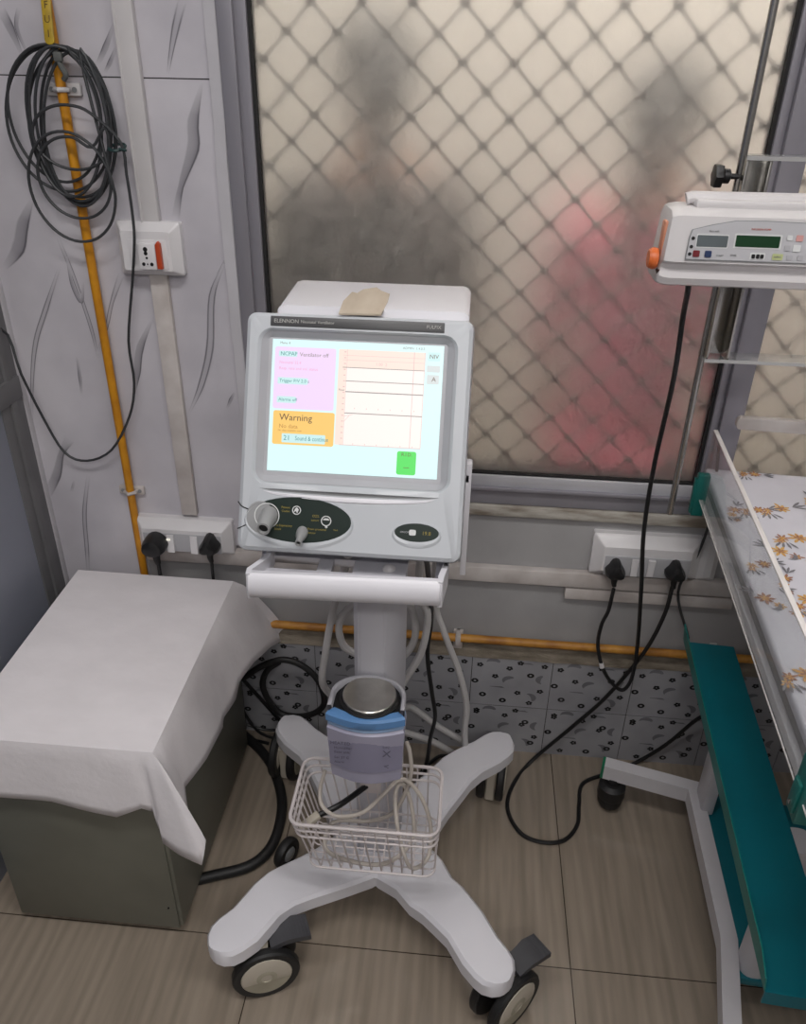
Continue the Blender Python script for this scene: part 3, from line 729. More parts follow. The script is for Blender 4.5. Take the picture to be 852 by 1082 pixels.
# push handle: rounded bar with two curved arms
b = B(); pr = []
for i in range(14):
    a = 2 * pi * i / 14; pr.append((.0145 * cos(a), .0205 * sin(a)))
def ring(c, dirv, s=1.):
    d = Vector(dirv).normalized(); x = Vector((d.y, -d.x, 0)); return [tuple(Vector(c) + x * u * s + Vector((0, 0, v * s))) for u, v in pr]
b.loft([ring((-.279, -.604, .879), (1, 0, 0), .9), ring((-.276, -.606, .879), (1, 0, 0)), ring((-.020, -.606, .885), (1, 0, 0)), ring((-.017, -.604, .885), (1, 0, 0), .9)])
hd = b.build('push_handle', white_p, tr)
for x0, x1, z in ((-.277, -.262, .879), (-.019, -.014, .885)):
    b = B(); xa = x0
    b.loft([[(x0 - .003, -.612, z - .020), (x0 + .003, -.612, z - .020), (x0 + .003, -.612, z + .020), (x0 - .003, -.612, z + .020)], [(x0 - .004, -.600, z - .021), (x0 + .004, -.600, z - .021), (x0 + .004, -.600, z + .021), (x0 - .004, -.600, z + .021)], [(x1 - .004, -.57, z - .012), (x1 + .004, -.57, z - .012), (x1 + .004, -.57, z + .021), (x1 - .004, -.57, z + .021)], [(x1 - .004, -.50, z - .006), (x1 + .004, -.50, z - .006), (x1 + .004, -.50, z + .012), (x1 - .004, -.50, z + .012)]])
    b.build('handle_arm', white_p, hd)
b = B(); b.cyl((-.014, -.571, .907), (-.014, -.573, .907), .003, n=8); b.build('screw', black, hd)

# ------------------------------------------------------------------ ventilator head unit
S = .97
ven = thing('ventilator', 'white ventilator with a lit touch screen facing up, mounted on the trolley column', 'ventilator', (-.15, -.42, .886))
T = radians(26.8)
FC = Vector((-.1478, -.500, 1.0975))
FX = Matrix(((1, 0, 0, FC.x), (0, sin(T), -cos(T), FC.y), (0, cos(T), sin(T), FC.z), (0, 0, 0, 1)))
def R3(pts, n): return [(u, v, n) for u, v in pts]
u0, u1, v0, v1 = -.1505, .1540, -.1985, .1225
b = B(FX)
seg = 6
out = lambda i, r: rrect(u0 + i, u1 - i, v0 + i, v1 - i, r, seg)
b.loft([R3(out(.016, .016), -.060), R3(out(.004, .014), -.036), R3(out(0, .012), -.012), R3(out(.002, .012), -.004), R3(out(.007, .010), 0),
        R3(rrect(-.133, .134, -.107, .101, .020, seg), .0), R3(rrect(-.129, .130, -.104, .0985, .016, seg), -.004), R3(rrect(-.1195, .1195, -.094, .0915, .004, seg), -.0125)])
b.build('display_housing', white_pc, ven)
b = B(FX)
b.loft([R3(rrect(-.1285, .1295, -.1035, .0980, .016, seg), -.0036), R3(rrect(-.1200, .1200, -.0945, .0905, .004, seg), -.0118), R3(rrect(-.110, .110, -.088, .086, .003, seg), -.0121)], cap=(False, False))
b.build('screen_bezel', bezel_m, ven)
# rear body
b = B(); prof = [(-.418, 1.2085), (-.30, 1.214), (-.285, 1.206), (-.262, 1.19), (-.262, .890), (-.50, .888), (-.530, .905), (-.528, .94)]
rg = []
for x, i in ((-.262, .010), (-.258, .003), (-.250, 0), (-.012, 0), (-.006, .003), (-.002, .010)):
    cy, cz = -.41, 1.05; rg.append([(x, cy + (y - cy) * (1 - i * 4), cz + (z - cz) * (1 - i * 4)) for y, z in prof])
b.loft(rg); b.build('housing', white_p, ven)
# tape residue on the top
pts = [(-0.174, -0.445, 1.212), (-0.176, -0.392, 1.212), (-0.17, -0.35, 1.212), (-0.162, -0.354, 1.212), (-0.156, -0.336, 1.212), (-0.138, -0.323, 1.212), (-0.13, -0.338, 1.212), (-0.116, -0.352, 1.212), (-0.115, -0.387, 1.212), (-0.118, -0.441, 1.212)]
pts = [(x, y, 1.2085 + (y + .418) / .118 * .0055 + .0003) for x, y, z in pts]
b = B(); b.loft([[(x, y, z + .0004) for x, y, z in pts], [(x, y, z - .002) for x, y, z in pts]]); b.build('tape_residue', tape, ven)
# name bar
b = B(FX); b.box(-.1165, .1145, .1035, .1165, -.002, .0012, .0005)
nb = b.build('name_bar', bar_m, ven)
for s_, h_, x_, al in (('ELENNON', .0072, -.112, 'LEFT'), ('Neonatal Ventilator', .0056, -.076, 'LEFT'), ('FULFIX', .0062, .110, 'RIGHT')):
    b = B(FX); b.text(s_, h_, Matrix.Translation((x_, .110, .0014)), align=al); b.build('lettering', print_l, nb)
# lip below the screen
b = B(FX)
n = 22; A, Bq, Cq, Dq = [], [], [], []
for i in range(n + 1):
    s = i / n; u = -.121 + .240 * s; k = sin(pi * s) ** .6
    A.append((u, -.1055, .0)); Bq.append((u, -.1115, .0042 * k + .0002)); Cq.append((u, -.1125, .0042 * k + .0002)); Dq.append((u, -.1135, -.0005))
b.loft([A, Bq, Cq, Dq], closed=False); b.build('screen_lip', white_pc, ven)
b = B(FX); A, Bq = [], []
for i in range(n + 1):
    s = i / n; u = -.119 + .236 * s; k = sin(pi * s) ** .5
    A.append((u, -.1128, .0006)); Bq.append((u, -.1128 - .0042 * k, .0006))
b.loft([A, Bq], closed=False); b.build('lip_shade', grey_p, ven)  # flat grey strip: shade under the lip put into its colour
b = B(FX); A, Bq, Cq, Dq = [], [], [], []
for i in range(n + 1):
    s = i / n; u = -.116 + .230 * s; k = sin(pi * s) ** .5
    A.append((u, -.1145 - .004 * k, -.0004)); Bq.append((u, -.1150 - .0065 * k, .0016 * k)); Cq.append((u, -.1155 - .0095 * k, .0016 * k)); Dq.append((u, -.116 - .011 * k, -.0004))
b.loft([A, Bq, Cq, Dq], closed=False); b.build('crescent_lip', white_p, ven)
def ell(cx, cy, a, c, n, N=40): return [(cx + a * cos(2 * pi * i / N), cy + c * sin(2 * pi * i / N), n) for i in range(N)]
def oval(cx, cy, a, c, name):
    k = B(FX); k.loft([ell(cx, cy - .004, a + .004, c + .0055, -.001), ell(cx, cy - .004, a + .0035, c + .005, .0006), ell(cx, cy - .002, a + .002, c + .003, .0022), ell(cx, cy, a, c, .0012)], cap=(False, False)); rim = k.build(name + '_rim', white_pc, ven)
    k = B(FX); k.loft([ell(cx, cy, a + .0005, c + .0005, -.001), ell(cx, cy, a + .0005, c + .0005, .0013)]); return k.build(name, panel_g, ven)
pn = oval(-.0656, -.1525, .0705, .0300, 'port_panel')
b = B(FX)
def circ(cx, cy, r, w, m=0): b.loft([ell(cx, cy, r, r, .0018, 24), ell(cx, cy, r - w, r - w, .0018, 24)], m, cap=(False, False))
circ(-.0690, -.1395, .0060, .0012); b.prism([(-.004, -.003), (-.001, -.001), (.001, -.004), (.003, .001), (0, .004), (-.002, .002)], .0004, xf=Matrix.Translation((-.069, -.1395, .0016)))
b.build('icon', print_w, pn); b = B(FX)
circ(-.0285, -.1515, .0070, .0013); b.prism([(-.005, .002), (-.002, .004), (.002, .004), (.005, .002), (.003, .0015), (-.003, .0015)], .0004, xf=Matrix.Translation((-.0285, -.152, .0016))); b.ball((-.028, -.1595, .0014), .0018, sc=(1, 1, .3))
b.build('icon', print_w, pn)
for s_, x, y, al, sz in (('Patient', -.078, -.1365, 'RIGHT', .0042), ('Outlet', -.078, -.1415, 'RIGHT', .0042), ('O2%', -.038, -.146, 'RIGHT', .0048), ('sensor', -.038, -.1515, 'RIGHT', .0040), ('To Expiratory', -.098, -.161, 'LEFT', .0042), ('block', -.098, -.166, 'LEFT', .0042), ('From proximal', -.053, -.1635, 'LEFT', .0042), ('sensor', -.053, -.1685, 'LEFT', .0042), ('Neb', -.018, -.163, 'LEFT', .0034)):
    b = B(FX); b.text(s_, sz, Matrix.Translation((x, y, .0016)), align=al); b.build('lettering', print_y, pn)
b = B(FX); b.loft([ell(-.1180, -.1515, .0190, .0215, .0013), ell(-.1180, -.1515, .0185, .021, .0017)]); b.build('port_pocket', port_m, pn)
b = B(FX); b.loft([ell(-.1090, -.1490, .0172, .0172, .0016), ell(-.1090, -.1490, .0170, .0170, .0024), ell(-.1090, -.1490, .0160, .0160, .0024), ell(-.1090, -.1490, .0158, .0158, .0016)], cap=(False, False)); b.build('port_ring', print_w, pn)
b = B(FX); xf = Matrix.Translation((-.1060, -.1490, .0)) @ Matrix.Rotation(T, 4, 'X'); b.lathe([(.0125, -.004), (.0112, .010), (.0096, .028), (.0090, .036), (.0066, .036), (.0062, .030), (.0, .030)], 26, xf=xf); pt = b.build('breathing_port', port_m, ven)
b = B(FX); b.lathe([(.0064, .0302), (.0064, .0308), (.0, .0308)], 20, xf=xf); b.build('port_bore', black, pt)
b = B(FX); xf = Matrix.Translation((-.0600, -.1685, .0)) @ Matrix.Rotation(T, 4, 'X'); b.lathe([(.0082, -.004), (.0078, .006), (.0070, .011), (.0048, .018), (.0043, .029), (.0030, .029), (.0028, .024), (0, .024)], 24, xf=xf); pt = b.build('pressure_port', port_m, ven)
b = B(FX); b.lathe([(.0029, .0242), (.0029, .0248), (0, .0248)], 16, xf=xf); b.build('port_bore', black, pt)
po = oval(.0930, -.1600, .0292, .0118, 'power_panel')
b = B(FX); b.prism(rrect(-.0045, .0045, -.0038, .0038, .002, 3), .0006, xf=Matrix.Translation((.0875, -.1600, .0014))); b.build('power_button', print_w, po)
b = B(FX); b.text('ON/OFF', .0036, Matrix.Translation((.071, -.160, .0016)), m=1, align='LEFT'); b.build('lettering', [print_y, bezel_m], po); b = B(FX); b.text('19.8', .0070, Matrix.Translation((.100, -.1605, .0016)), align='LEFT'); b.build('lettering', [print_y, bezel_m], po)
b = B(FX)
b.tube([(-.1500, -.1325, -.002), (-.143, -.139, .0002), (-.128, -.1435, .0006)], .0008, 6); b.tube([(-.1490, -.1690, -.001), (-.138, -.1635, .0003), (-.130, -.159, .0006)], .0008, 6); b.build('seam', black, ven)
# screen and its display
E_bg = emis('display_cyan', (222, 252, 252), 1.0); E_w = emis('display_white', (255, 246, 240), 1.0); E_p = emis('display_pink', (244, 218, 250), 1.0); E_o = emis('display_orange', (252, 204, 112), 1.0)
E_g = emis('display_green', (88, 226, 98), 1.0); E_b = emis('display_button', (206, 240, 240), 1.0); E_pe = emis('display_peach', (252, 230, 218), 1.0); E_gr = emis('display_grey', (216, 222, 222), 1.0)
I_d = emis('display_ink_dark', (104, 80, 60), 1.0); I_g = emis('display_ink_grey', (150, 140, 140), 1.0); I_t = emis('display_ink_teal', (80, 150, 150), 1.0); I_k = emis('display_ink_pink', (240, 176, 214), 1.0); I_b = emis('display_ink_brown', (190, 140, 70), 1.0); I_r = emis('display_ink_rose', (228, 192, 190), 1.0)
SW, SH = .2278, .1741
SX = FX @ Matrix.Translation((-SW / 2 + .0, SH / 2, -.0110))
def q(fx, fy): return fx * SW, -fy * SH
b = B(FX); b.box(-SW / 2 - .0012, SW / 2 + .0012, -SH / 2 - .0012, SH / 2 + .0012, -.0125, -.0110); scr = b.build('screen', E_bg, ven)
lay = [0]
def pnl(name, x0, x1, y0, y1, mt, r=.003, lift=1):
    k = B(SX); a, c = q(x0, y0); d, e = q(x1, y1); k.prism(rrect(a, d, e, c, r, 4), .0002, xf=Matrix.Translation((0, 0, lift * .0002))); return k.build(name, mt, scr, flat=True)
pnl('settings_panel', .012, .375, .050, .525, E_p); pnl('warning_panel', .018, .385, .540, .800, E_o)
pnl('graph_area', .392, .900, .050, .780, E_w, .0005); pnl('graph_band', .415, .900, .050, .190, E_pe, .0005, 2); pnl('graph_axis', .392, .440, .050, .780, E_pe, .0005, 2)
pnl('confirm_button', .765, .878, .805, .985, E_g, .003)
for (x0, x1, y0, y1, mt) in ((.035, .145, .082, .125, E_b), (.035, .215, .285, .335, E_b), (.035, .150, .430, .480, E_b), (.075, .335, .715, .785, E_b), (.915, .985, .045, .110, E_b), (.912, .988, .145, .195, E_gr), (.915, .985, .215, .285, E_gr)):
    pnl('soft_key', x0, x1, y0, y1, mt, .0012, 2)
b = B(SX)
def T2(s_, fx, fy, h, m, al='LEFT', wide=1.): 
    x, y = q(fx, fy); b.text(s_, h, Matrix.Translation((x, y, .0007)), m, al, wide=wide)
def ln(x0, y0, x1, y1, w, m):
    x0, y0 = q(x0, y0); x1, y1 = q(x1, y1); d = Vector((x1 - x0, y1 - y0)).normalized(); p_ = Vector((-d.y, d.x)) * w / 2
    b.poly([(x0 + p_.x, y0 + p_.y, .0008), (x0 - p_.x, y0 - p_.y, .0008), (x1 - p_.x, y1 - p_.y, .0008), (x1 + p_.x, y1 + p_.y, .0008)], m)
T2('Warning', .055, .592, .0128, 0, wide=1.0); T2('No data', .055, .660, .0078, 3); T2('Sound & continue', .155, .750, .0085, 2, wide=.74); T2('No data available now', .05, .692, .0036, 3)
T2('21', .085, .750, .0095, 2); T2('NCPAP', .045, .104, .0072, 2); T2('Ventilator off', .160, .106, .0072, 1); T2('Neonatal 52.4', .04, .170, .0052, 4); T2('Resp. rate and vol. status', .04, .215, .0052, 4)
T2('Trigger P/V 2.0 s', .045, .310, .0060, 2); T2('Alarms off', .045, .455, .0060, 2); T2('Menu 4', .04, .022, .0046, 1); T2('ADMIN  1.4.0.3', .895, .022, .0046, 1, 'RIGHT')
T2('NIV', .950, .078, .0075, 0, 'CENTER'); T2('A', .955, .250, .0085, 0, 'CENTER'); T2('R.I.D.', .822, .830, .0065, 0, 'CENTER'); ln(.805, .930, .840, .930, .0007, 0)
T2('1.00  2', .645, .155, .0056, 5, 'CENTER'); T2('Flow', .400, .36, .0040, 1)
for (y, w, m) in ((.187, .0009, 1), (.290, .0010, 1), (.372, .0013, 1), (.535, .0011, 1), (.095, .0004, 5), (.13, .0004, 5), (.780, .0008, 5)): ln(.418 if w < .001 else .44, y, .898, y, w, m)
ln(.835, .05, .835, .78, .0008, 5); ln(.898, .05, .898, .78, .0006, 5); ln(.440, .56, .49, .545, .0005, 5); ln(.44, .60, .47, .555, .0005, 5); ln(.442, .05, .442, .78, .0004, 5)
for i in range(16): ln(.424, .07 + i * .044, .436, .07 + i * .044, .0012, 5)
for i in range(6): ln(.50 + i * .07, .775, .50 + i * .07, .765, .0008, 5); ln(.50 + i * .07, .502, .50 + i * .07, .492, .0008, 5)
b.build('display_text', [I_d, I_g, I_t, I_b, I_k, I_r], scr, flat=True)
b = B(); b.box(.006, .015, -.42, -.40, .79, .985, .001); b.box(-.003, .012, -.42, -.40, .955, .968, .001); b.build('mounting_rail', white_p, ven)

# ------------------------------------------------------------------ heated humidifier base on the column
hm = thing('humidifier_base', 'lilac grey humidifier heater base with a round steel plate and blue front ring', 'humidifier', (-.132, -.437, .43))
def outline(off, z, yf=-.540):
    P = []; cx, cy, r = -.132, -.488, .062 + off
    for i in range(17): a = pi * i / 16; P.append((cx + r * cos(a), cy + (r * .74) * sin(a), z))
    for i in range(13):
        s = i / 12; P.append((cx - r + 2 * r * s, yf + .016 - off - (.016) * sin(pi * s), z))
    return P
b = B(); b.loft([outline(-.006, .430), outline(-.003, .434), outline(.001, .52), outline(.002, .546), outline(-.002, .550), outline(-.002, .566)]); b.build('body', lilac, hm)
b = B()
def arcf(off, z, i0=17): return outline(off, z)[17:]
b.loft([arcf(.001, .560), arcf(.003, .563), arcf(.003, .576), arcf(.000, .580), arcf(-.010, .580), arcf(-.010, .560)], closed=False); b.build('blue_ring', blue_m, hm)
b = B(); b.loft([outline(-.001, .552), outline(.0005, .553), outline(.0005, .556), outline(-.001, .557)]); b.build('trim_line', mat('pale_blue_line', (150, 178, 214), .4), hm)
b = B(); gu = lambda off, z: outline(off, z)[:17]
gu = lambda off, z: [(-.132 + .0625 + off, -.521, z)] + outline(off, z)[:17] + [(-.132 - .0625 - off, -.521, z)]
b.loft([gu(-.002, .556), gu(.001, .580), gu(.001, .588), gu(-.0005, .5905), gu(-.0055, .5905), gu(-.007, .588), gu(-.007, .566)], closed=False); b.build('guard', grey_col, hm)
b = B(); b.loft([outline(-.007, .560), outline(-.007, .5795)]); b.lathe([(.0505, .568), (.0505, .582), (.046, .584), (.0, .584)], 32, xf=Matrix.Translation((-.130, -.486, 0))); b.build('seal', black, hm)
b = B(); b.lathe([(.0440, .583), (.0445, .587), (.043, .5885), (.0, .5885)], 40, xf=Matrix.Translation((-.130, -.486, 0))); b.build('heater_plate', brushed, hm)
b = B(); fr = []
for z in (.462, .535):
    fr.append([(x, y - .0010, z) for x, y, _ in outline(.0005 if z > .5 else -.001, z)[17:30]])
b.loft(fr, closed=False); lb = b.build('label', lilac_d, hm)
XF = frame((-.132, -.5425, .50), (1, 0, 0), (0, .03, 1))
for i, (s_, x, y, h) in enumerate((('HEATED', -.056, .028, .009), ('Humidifier', -.050, .018, .007), ('Base unit', -.050, .009, .007), ('Set 37 C', -.050, -.003, .007), ('Alarm', -.050, -.013, .007), ('ON', .030, .026, .007), ('X', .030, .012, .020), ('<', .032, -.016, .016))):
    b = B(); b.text(s_, h, XF @ Matrix.Translation((x, y, .0004))); b.build('lettering', lilac_t, lb)

# ------------------------------------------------------------------ wire basket
bk = thing('wire_basket', 'white wire basket hooked on the trolley column below the humidifier', 'basket', (-.13, -.51, .245))
b = B(); wr = .0022
def rr3(x0, x1, y0, y1, z, r): return [(x, y, z) for x, y in rrect(x0, x1, y0, y1, r, 4)]
def lev(f):                          # f = 0 at the rim, 1 at the bottom
    return (-.256 + .026 * f, -.003 - .003 * f, -.588 + .020 * f, -.440 + .0 * f, .380 - .135 * f)
for f, w in ((0, .0032), (.13, .0024), (.26, .0024), (.97, .0020)):
    x0, x1, y0, y1, z = lev(f); b.tube(rr3(x0, x1, y0, y1, z, .020), w, 7, closed=True, smooth=False)
for i in range(11):
    s = (i + .5) / 11; a0, a1, c0, c1, zz = lev(0); e0, e1, g0, g1, zb = lev(1)
    xt, xb = a0 + .015 + (a1 - a0 - .03) * s, e0 + .012 + (e1 - e0 - .024) * s
    b.tube([(xt, c0 - .001, zz), (xb, g0 + .002, zb + .006), (xb, g0 + .010, zb - .002), (xb, g1 - .008, zb - .002), (xb, g1, zb + .006), (xt, c1, zz)], .0016, 6, smooth=False)
for i in range(7):
    s = (i + .5) / 7; a0, a1, c0, c1, zz = lev(0); e0, e1, g0, g1, zb = lev(1)
    yt, yb = c0 + .012 + (c1 - c0 - .024) * s, g0 + .010 + (g1 - g0 - .02) * s
    b.tube([(a0, yt, zz), (e0 + .001, yb, zb + .006), (e0 + .008, yb, zb), (e1 - .008, yb, zb), (e1 - .001, yb, zb + .006), (a1, yt, zz)], .0016, 6, smooth=False)
b.build('wire_frame', wire_m, bk)
b = B(); b.box(-.155, -.115, -.4405, -.437, .30, .385, .001); b.build('hanger', wire_m, bk)
ck = thing('sensor_cord', 'off-white cord with a grey connector coiled inside the wire basket', 'cable', (-.13, -.51, .25))
b = B()
C1 = [(-.215, -.462, .375), (-.222, -.480, .345), (-.215, -.500, .325), (-.185, -.515, .320), (-.140, -.515, .335), (-.105, -.500, .368), (-.080, -.480, .385), (-.060, -.475, .375), (-.035, -.485, .345), (-.018, -.505, .300), (-.020, -.540, .262), (-.050, -.555, .253), (-.075, -.520, .300), (-.085, -.480, .350), (-.072, -.466, .36), (-.055, -.480, .32), (-.05, -.51, .27), (-.09, -.550, .253), (-.150, -.555, .253), (-.205, -.535, .256), (-.200, -.48, .26), (-.130, -.47, .26), (-.085, -.475, .30), (-.06, -.465, .375), (-.062, -.452, .42), (-.07, -.44, .44)]
b.tube(C1, .0038, 8); b.build('cord', cord_w, ck)
b = B(); M = frame([(-0.233, -0.511, 0.3)][0], (.75, .55, .35), (-.5, .75, 0)); b.box(-.020, .016, -.008, .008, -.005, .005, .003, xf=M); b.box(-.026, -.018, -.010, .010, -.007, .007, .002, xf=M); b.build('connector', beige, ck)
b = B(); b.tube([(-0.22, -0.504, 0.306)] + [(-0.185, -0.485, 0.315), (-0.142, -0.436, 0.315)], .0055, 8); b.build('cable_end', black, ck)

# ------------------------------------------------------------------ hoses behind the column
b = B(); b.tube([(-.150, -.545, .90), (-.165, -.49, .85), (-.185, -.36, .76)] + [(-0.231, -0.25, 0.576), (-0.249, -0.25, 0.47), (-0.257, -0.25, 0.39)] + [(-.235, -.20, .30), (-.18, -.17, .225), (-.10, -.15, .175), (-.03, -.13, .13), (.03, -.11, .07), (.08, -.09, .012)], .0075, 10)
tag(b.build('gas_hose', hose_w), 'white gas hose hanging left of the trolley column and trailing to the right behind it', 'hose')
b = B(); b.tube([(-.13, -.33, .80), (-.17, -.27, .64)] + [(-0.219, -0.24, 0.547), (-0.216, -0.24, 0.489), (-0.186, -0.24, 0.463)] + [(-0.137, -0.22, 0.426), (-0.093, -0.22, 0.455), (-0.073, -0.22, 0.504), (-0.08, -0.22, 0.567)] + [(-.10, -.26, .64), (-.11, -.32, .80)], .0075, 10)
tag(b.build('gas_hose', hose_w), 'white hose looped in a ring behind the trolley column', 'hose')
b = B(); b.tube([(-.06, -.33, .82)] + [(-0.067, -0.24, 0.626), (-0.049, -0.24, 0.573), (-0.058, -0.24, 0.484), (-0.086, -0.24, 0.415)] + [(-.11, -.24, .36), (-.12, -.22, .28)] + [(-0.09, -0.1, 0.203), (-0.022, -0.1, 0.151), (0.046, -0.1, 0.101)] + [(.09, -.07, .012)], .0075, 10)
tag(b.build('gas_hose', hose_w), 'white hose curving down the right side of the trolley column', 'hose')
b = B(); b.tube([(-.03, -.32, .85)] + [(-0.04, -0.17, 0.568), (-0.015, -0.17, 0.475), (0.019, -0.17, 0.378), (0.04, -0.17, 0.287), (0.04, -0.17, 0.212)] + [(.045, -.15, .10), (.02, -.13, .02), (-.05, -.10, .010)], .0070, 10)
tag(b.build('gas_hose', hose_w), 'white hose hanging furthest right, well clear of the trolley column', 'hose')
b = B(); b.tube([(-.045, -.545, .905), (-.045, -.42, .80)] + [(-0.043, -0.2, 0.543), (-0.048, -0.2, 0.447), (-0.036, -0.2, 0.347), (-0.026, -0.2, 0.276)] + [(-0.034, -0.2, 0.211), (-0.038, -0.2, 0.153)] + [(-.05, -.18, .05), (-.06, -.12, .006), (-.02, -.06, .006), (.01, -.05, .006)], .0045, 8)
tag(b.build('black_cable', black), 'black power cable hanging straight down just right of the trolley column', 'cable')
b = B(); b.tube([(-0.486, -0.06, 0.218), (-0.437, -0.06, 0.26), (-0.386, -0.06, 0.282), (-0.338, -0.06, 0.264), (-0.304, -0.06, 0.218), (-0.297, -0.06, 0.151), (-0.338, -0.06, 0.113)] + [(-.40, -.05, .10), (-.432, -.05, .14), (-.445, -.05, .19), (-.43, -.055, .24), (-.40, -.055, .27)], .0075, 10)
tag(b.build('black_hose', rubber), 'black hose looped in a ring against the skirting tiles beside the cabinet', 'hose')
b = B(); b.tube([(-.52, -.035, .013)] + [(-0.507, -0.043, 0.012), (-0.452, -0.089, 0.012), (-0.405, -0.15, 0.013), (-0.365, -0.244, 0.012), (-0.361, -0.346, 0.012), (-0.394, -0.406, 0.012), (-0.466, -0.439, 0.012)] + [(-.52, -.46, .0125)], .0115, 12)
tag(b.build('black_hose', rubber), 'thick black hose lying in an arc on the floor right of the cabinet', 'hose')
b = B(); b.tube([(-.53, -.03, .23)] + [(-0.501, -0.03, 0.188), (-0.461, -0.03, 0.128), (-0.424, -0.03, 0.072)] + [(-.40, -.03, .04), (-.36, -.04, .008), (-.30, -.05, .006)], .0045, 8)
b.tube([(-.52, -.03, .06)] + [(-0.507, -0.035, 0.046), (-0.455, -0.035, 0.029), (-0.406, -0.035, 0.031)] + [(-.36, -.04, .012), (-.31, -.05, .007)], .0035, 8)
tag(b.build('black_cable', black), 'pair of thin black cables crossing the skirting tiles beside the cabinet', 'cable')
wp = thing('floor_wheel', 'small black wheel with a grey hub tucked behind the front left trolley leg', 'wheel', (-.318, -.40, 0))
M = frame((-.322, -.385, .034), (.45, .89, 0), (0, 0, 1))
b = B(); b.lathe([(.018, -.010), (.032, -.009), (.034, -.004), (.034, .004), (.031, .009), (.020, .010), (.018, .006), (0, .006)], 26, xf=M); w_ = b.build('tyre', rubber, wp)
b = B(); b.lathe([(.018, .004), (.016, .010), (.006, .013), (0, .013)], 20, xf=M); b.build('hub', grey_p, wp)

# ------------------------------------------------------------------ cabinet and its cloth
cb = thing('steel_cabinet', 'low grey-green metal cabinet on small feet under a white cloth', 'cabinet', (-.645, -.32, 0))
b = B(); b.box(-.812, -.486, -.562, -.080, .026, .488, .003); b.build('body', cab_m, cb)
b = B(); b.box(-.813, -.493, -.566, -.560, .024, .486, .0015); b.build('cover_panel', cab_m, cb)
for x, y in ((-.76, -.52), (-.54, -.52), (-.76, -.13), (-.54, -.13)):
    k = B(); k.lathe([(.022, 0), (.022, .018), (.015, .027), (0, .027)], 16, xf=Matrix.Translation((x, y, 0))); k.build('foot', black, cb)
b = B(); b.cyl((-.508, -.565, .085), (-.508, -.568, .085), .0018, n=8); b.build('rivet', black, cb)
# cloth: a top sheet that continues into overhangs; columns of (edge point, hem point)
Zt = .5025
cols = []
def colm(e, h, bulge=(0, 0)): cols.append((Vector((e[0], e[1], Zt)), Vector(h), bulge))
FRc, BRc, BLc, FLc = (-.478, -.572), (-.482, -.072), (-.835, -.068), (-.822, -.572)
right = [(0, [(-0.392, 0.005, 0.314)][0]), (.05, [(-0.4, 0.003, 0.289)][0]), (.16, [(-0.413, -0.076, 0.329)][0]), (.28, [(-0.424, -0.168, 0.361)][0]), (.40, [(-0.436, -0.231, 0.362)][0]), (.50, [(-0.446, -0.25, 0.328)][0]), (.58, [(-0.452, -0.31, 0.334)][0]), (.66, [(-0.45, -0.322, 0.32)][0]), (.80, [(-0.453, -0.426, 0.338)][0]), (.93, [(-0.452, -0.533, 0.383)][0])]
for s, h in right: colm((BRc[0] + (FRc[0] - BRc[0]) * s, BRc[1] + (FRc[1] - BRc[1]) * s), h)
colm(FRc, [(-0.424, -0.59, 0.39)][0]); colm(FRc, [(-0.385, -0.632, 0.377)][0]); colm(FRc, [(-0.391, -0.645, 0.332)][0])
front = [(.012, [(-0.436, -0.625, 0.328)][0]), (.03, [(-0.471, -0.61, 0.331)][0]), (.05, [(-0.479, -0.598, 0.36)][0]), (.075, [(-0.484, -0.59, 0.385)][0]), (.13, [(-0.508, -0.59, 0.389)][0]), (.21, [(-0.555, -0.588, 0.36)][0]), (.32, [(-0.608, -0.584, 0.365)][0]), (.46, [(-0.671, -0.584, 0.379)][0]), (.72, [(-0.76, -0.582, 0.377)][0]), (1, (-.83, -.584, .375))]
for s, h in front: colm((FRc[0] + (FLc[0] - FRc[0]) * s, FRc[1] + (FLc[1] - FRc[1]) * s), h)
colm(FLc, (-.838, -.585, .38)); colm(FLc, (-.845, -.57, .38))
for s in (.25, .5, .75): colm((FLc[0] + (BLc[0] - FLc[0]) * s, FLc[1] + (BLc[1] - FLc[1]) * s), (-.846, -.569 + .5 * s, .40))
colm(BLc, (-.850, -.072, .41)); colm(BLc, (-.845, -.058, .41))
for s in (.3, .6, .9): colm((BLc[0] + (BRc[0] - BLc[0]) * s, BLc[1] + (BRc[1] - BLc[1]) * s), (-.835 + .35 * s, -.055, .40))
cc = []
for i in range(len(cols)):
    e0, h0, _ = cols[i]; e1, h1, _ = cols[(i + 1) % len(cols)]
    for t_ in (0, 1 / 3, 2 / 3): cc.append((e0.lerp(e1, t_), h0.lerp(h1, t_), 0))
cols = cc
b = B(); K = 9; rings = []
cen = Vector((-.65, -.32, Zt + .001))
tops = [c[0] for c in cols]
for f in (.02, .35, .7, .96, .995): rings.append([tuple(cen + (p - cen) * f) for p in tops])
for k in range(1, K + 1):
    t_ = k / K; rg = []
    for i, (e, h, _) in enumerate(cols):
        d = h - e; hz = Vector((d.x, d.y, 0))
        # quick turn over the edge, then hang towards the hem
        g = 1 - (1 - t_) ** 1.5
        p_ = e + Vector((hz.x * (t_ ** .8), hz.y * (t_ ** .8), d.z * t_ ** 1.05))
        wob = .0016 * sin(i * .7 + t_ * 3) * t_
        rg.append((p_.x + wob, p_.y + wob * .6, p_.z))
    rings.append(rg)
b.loft(rings, cap=(True, False))
bm_ = b.bm
cl = b.build('draped_cloth', cloth_m, ang=36)
tag(cl, 'white non-woven cloth draped over the grey cabinet with its corners hanging down', 'cloth')
md = cl.modifiers.new('thickness', 'SOLIDIFY'); md.thickness = .0012; md.offset = 1

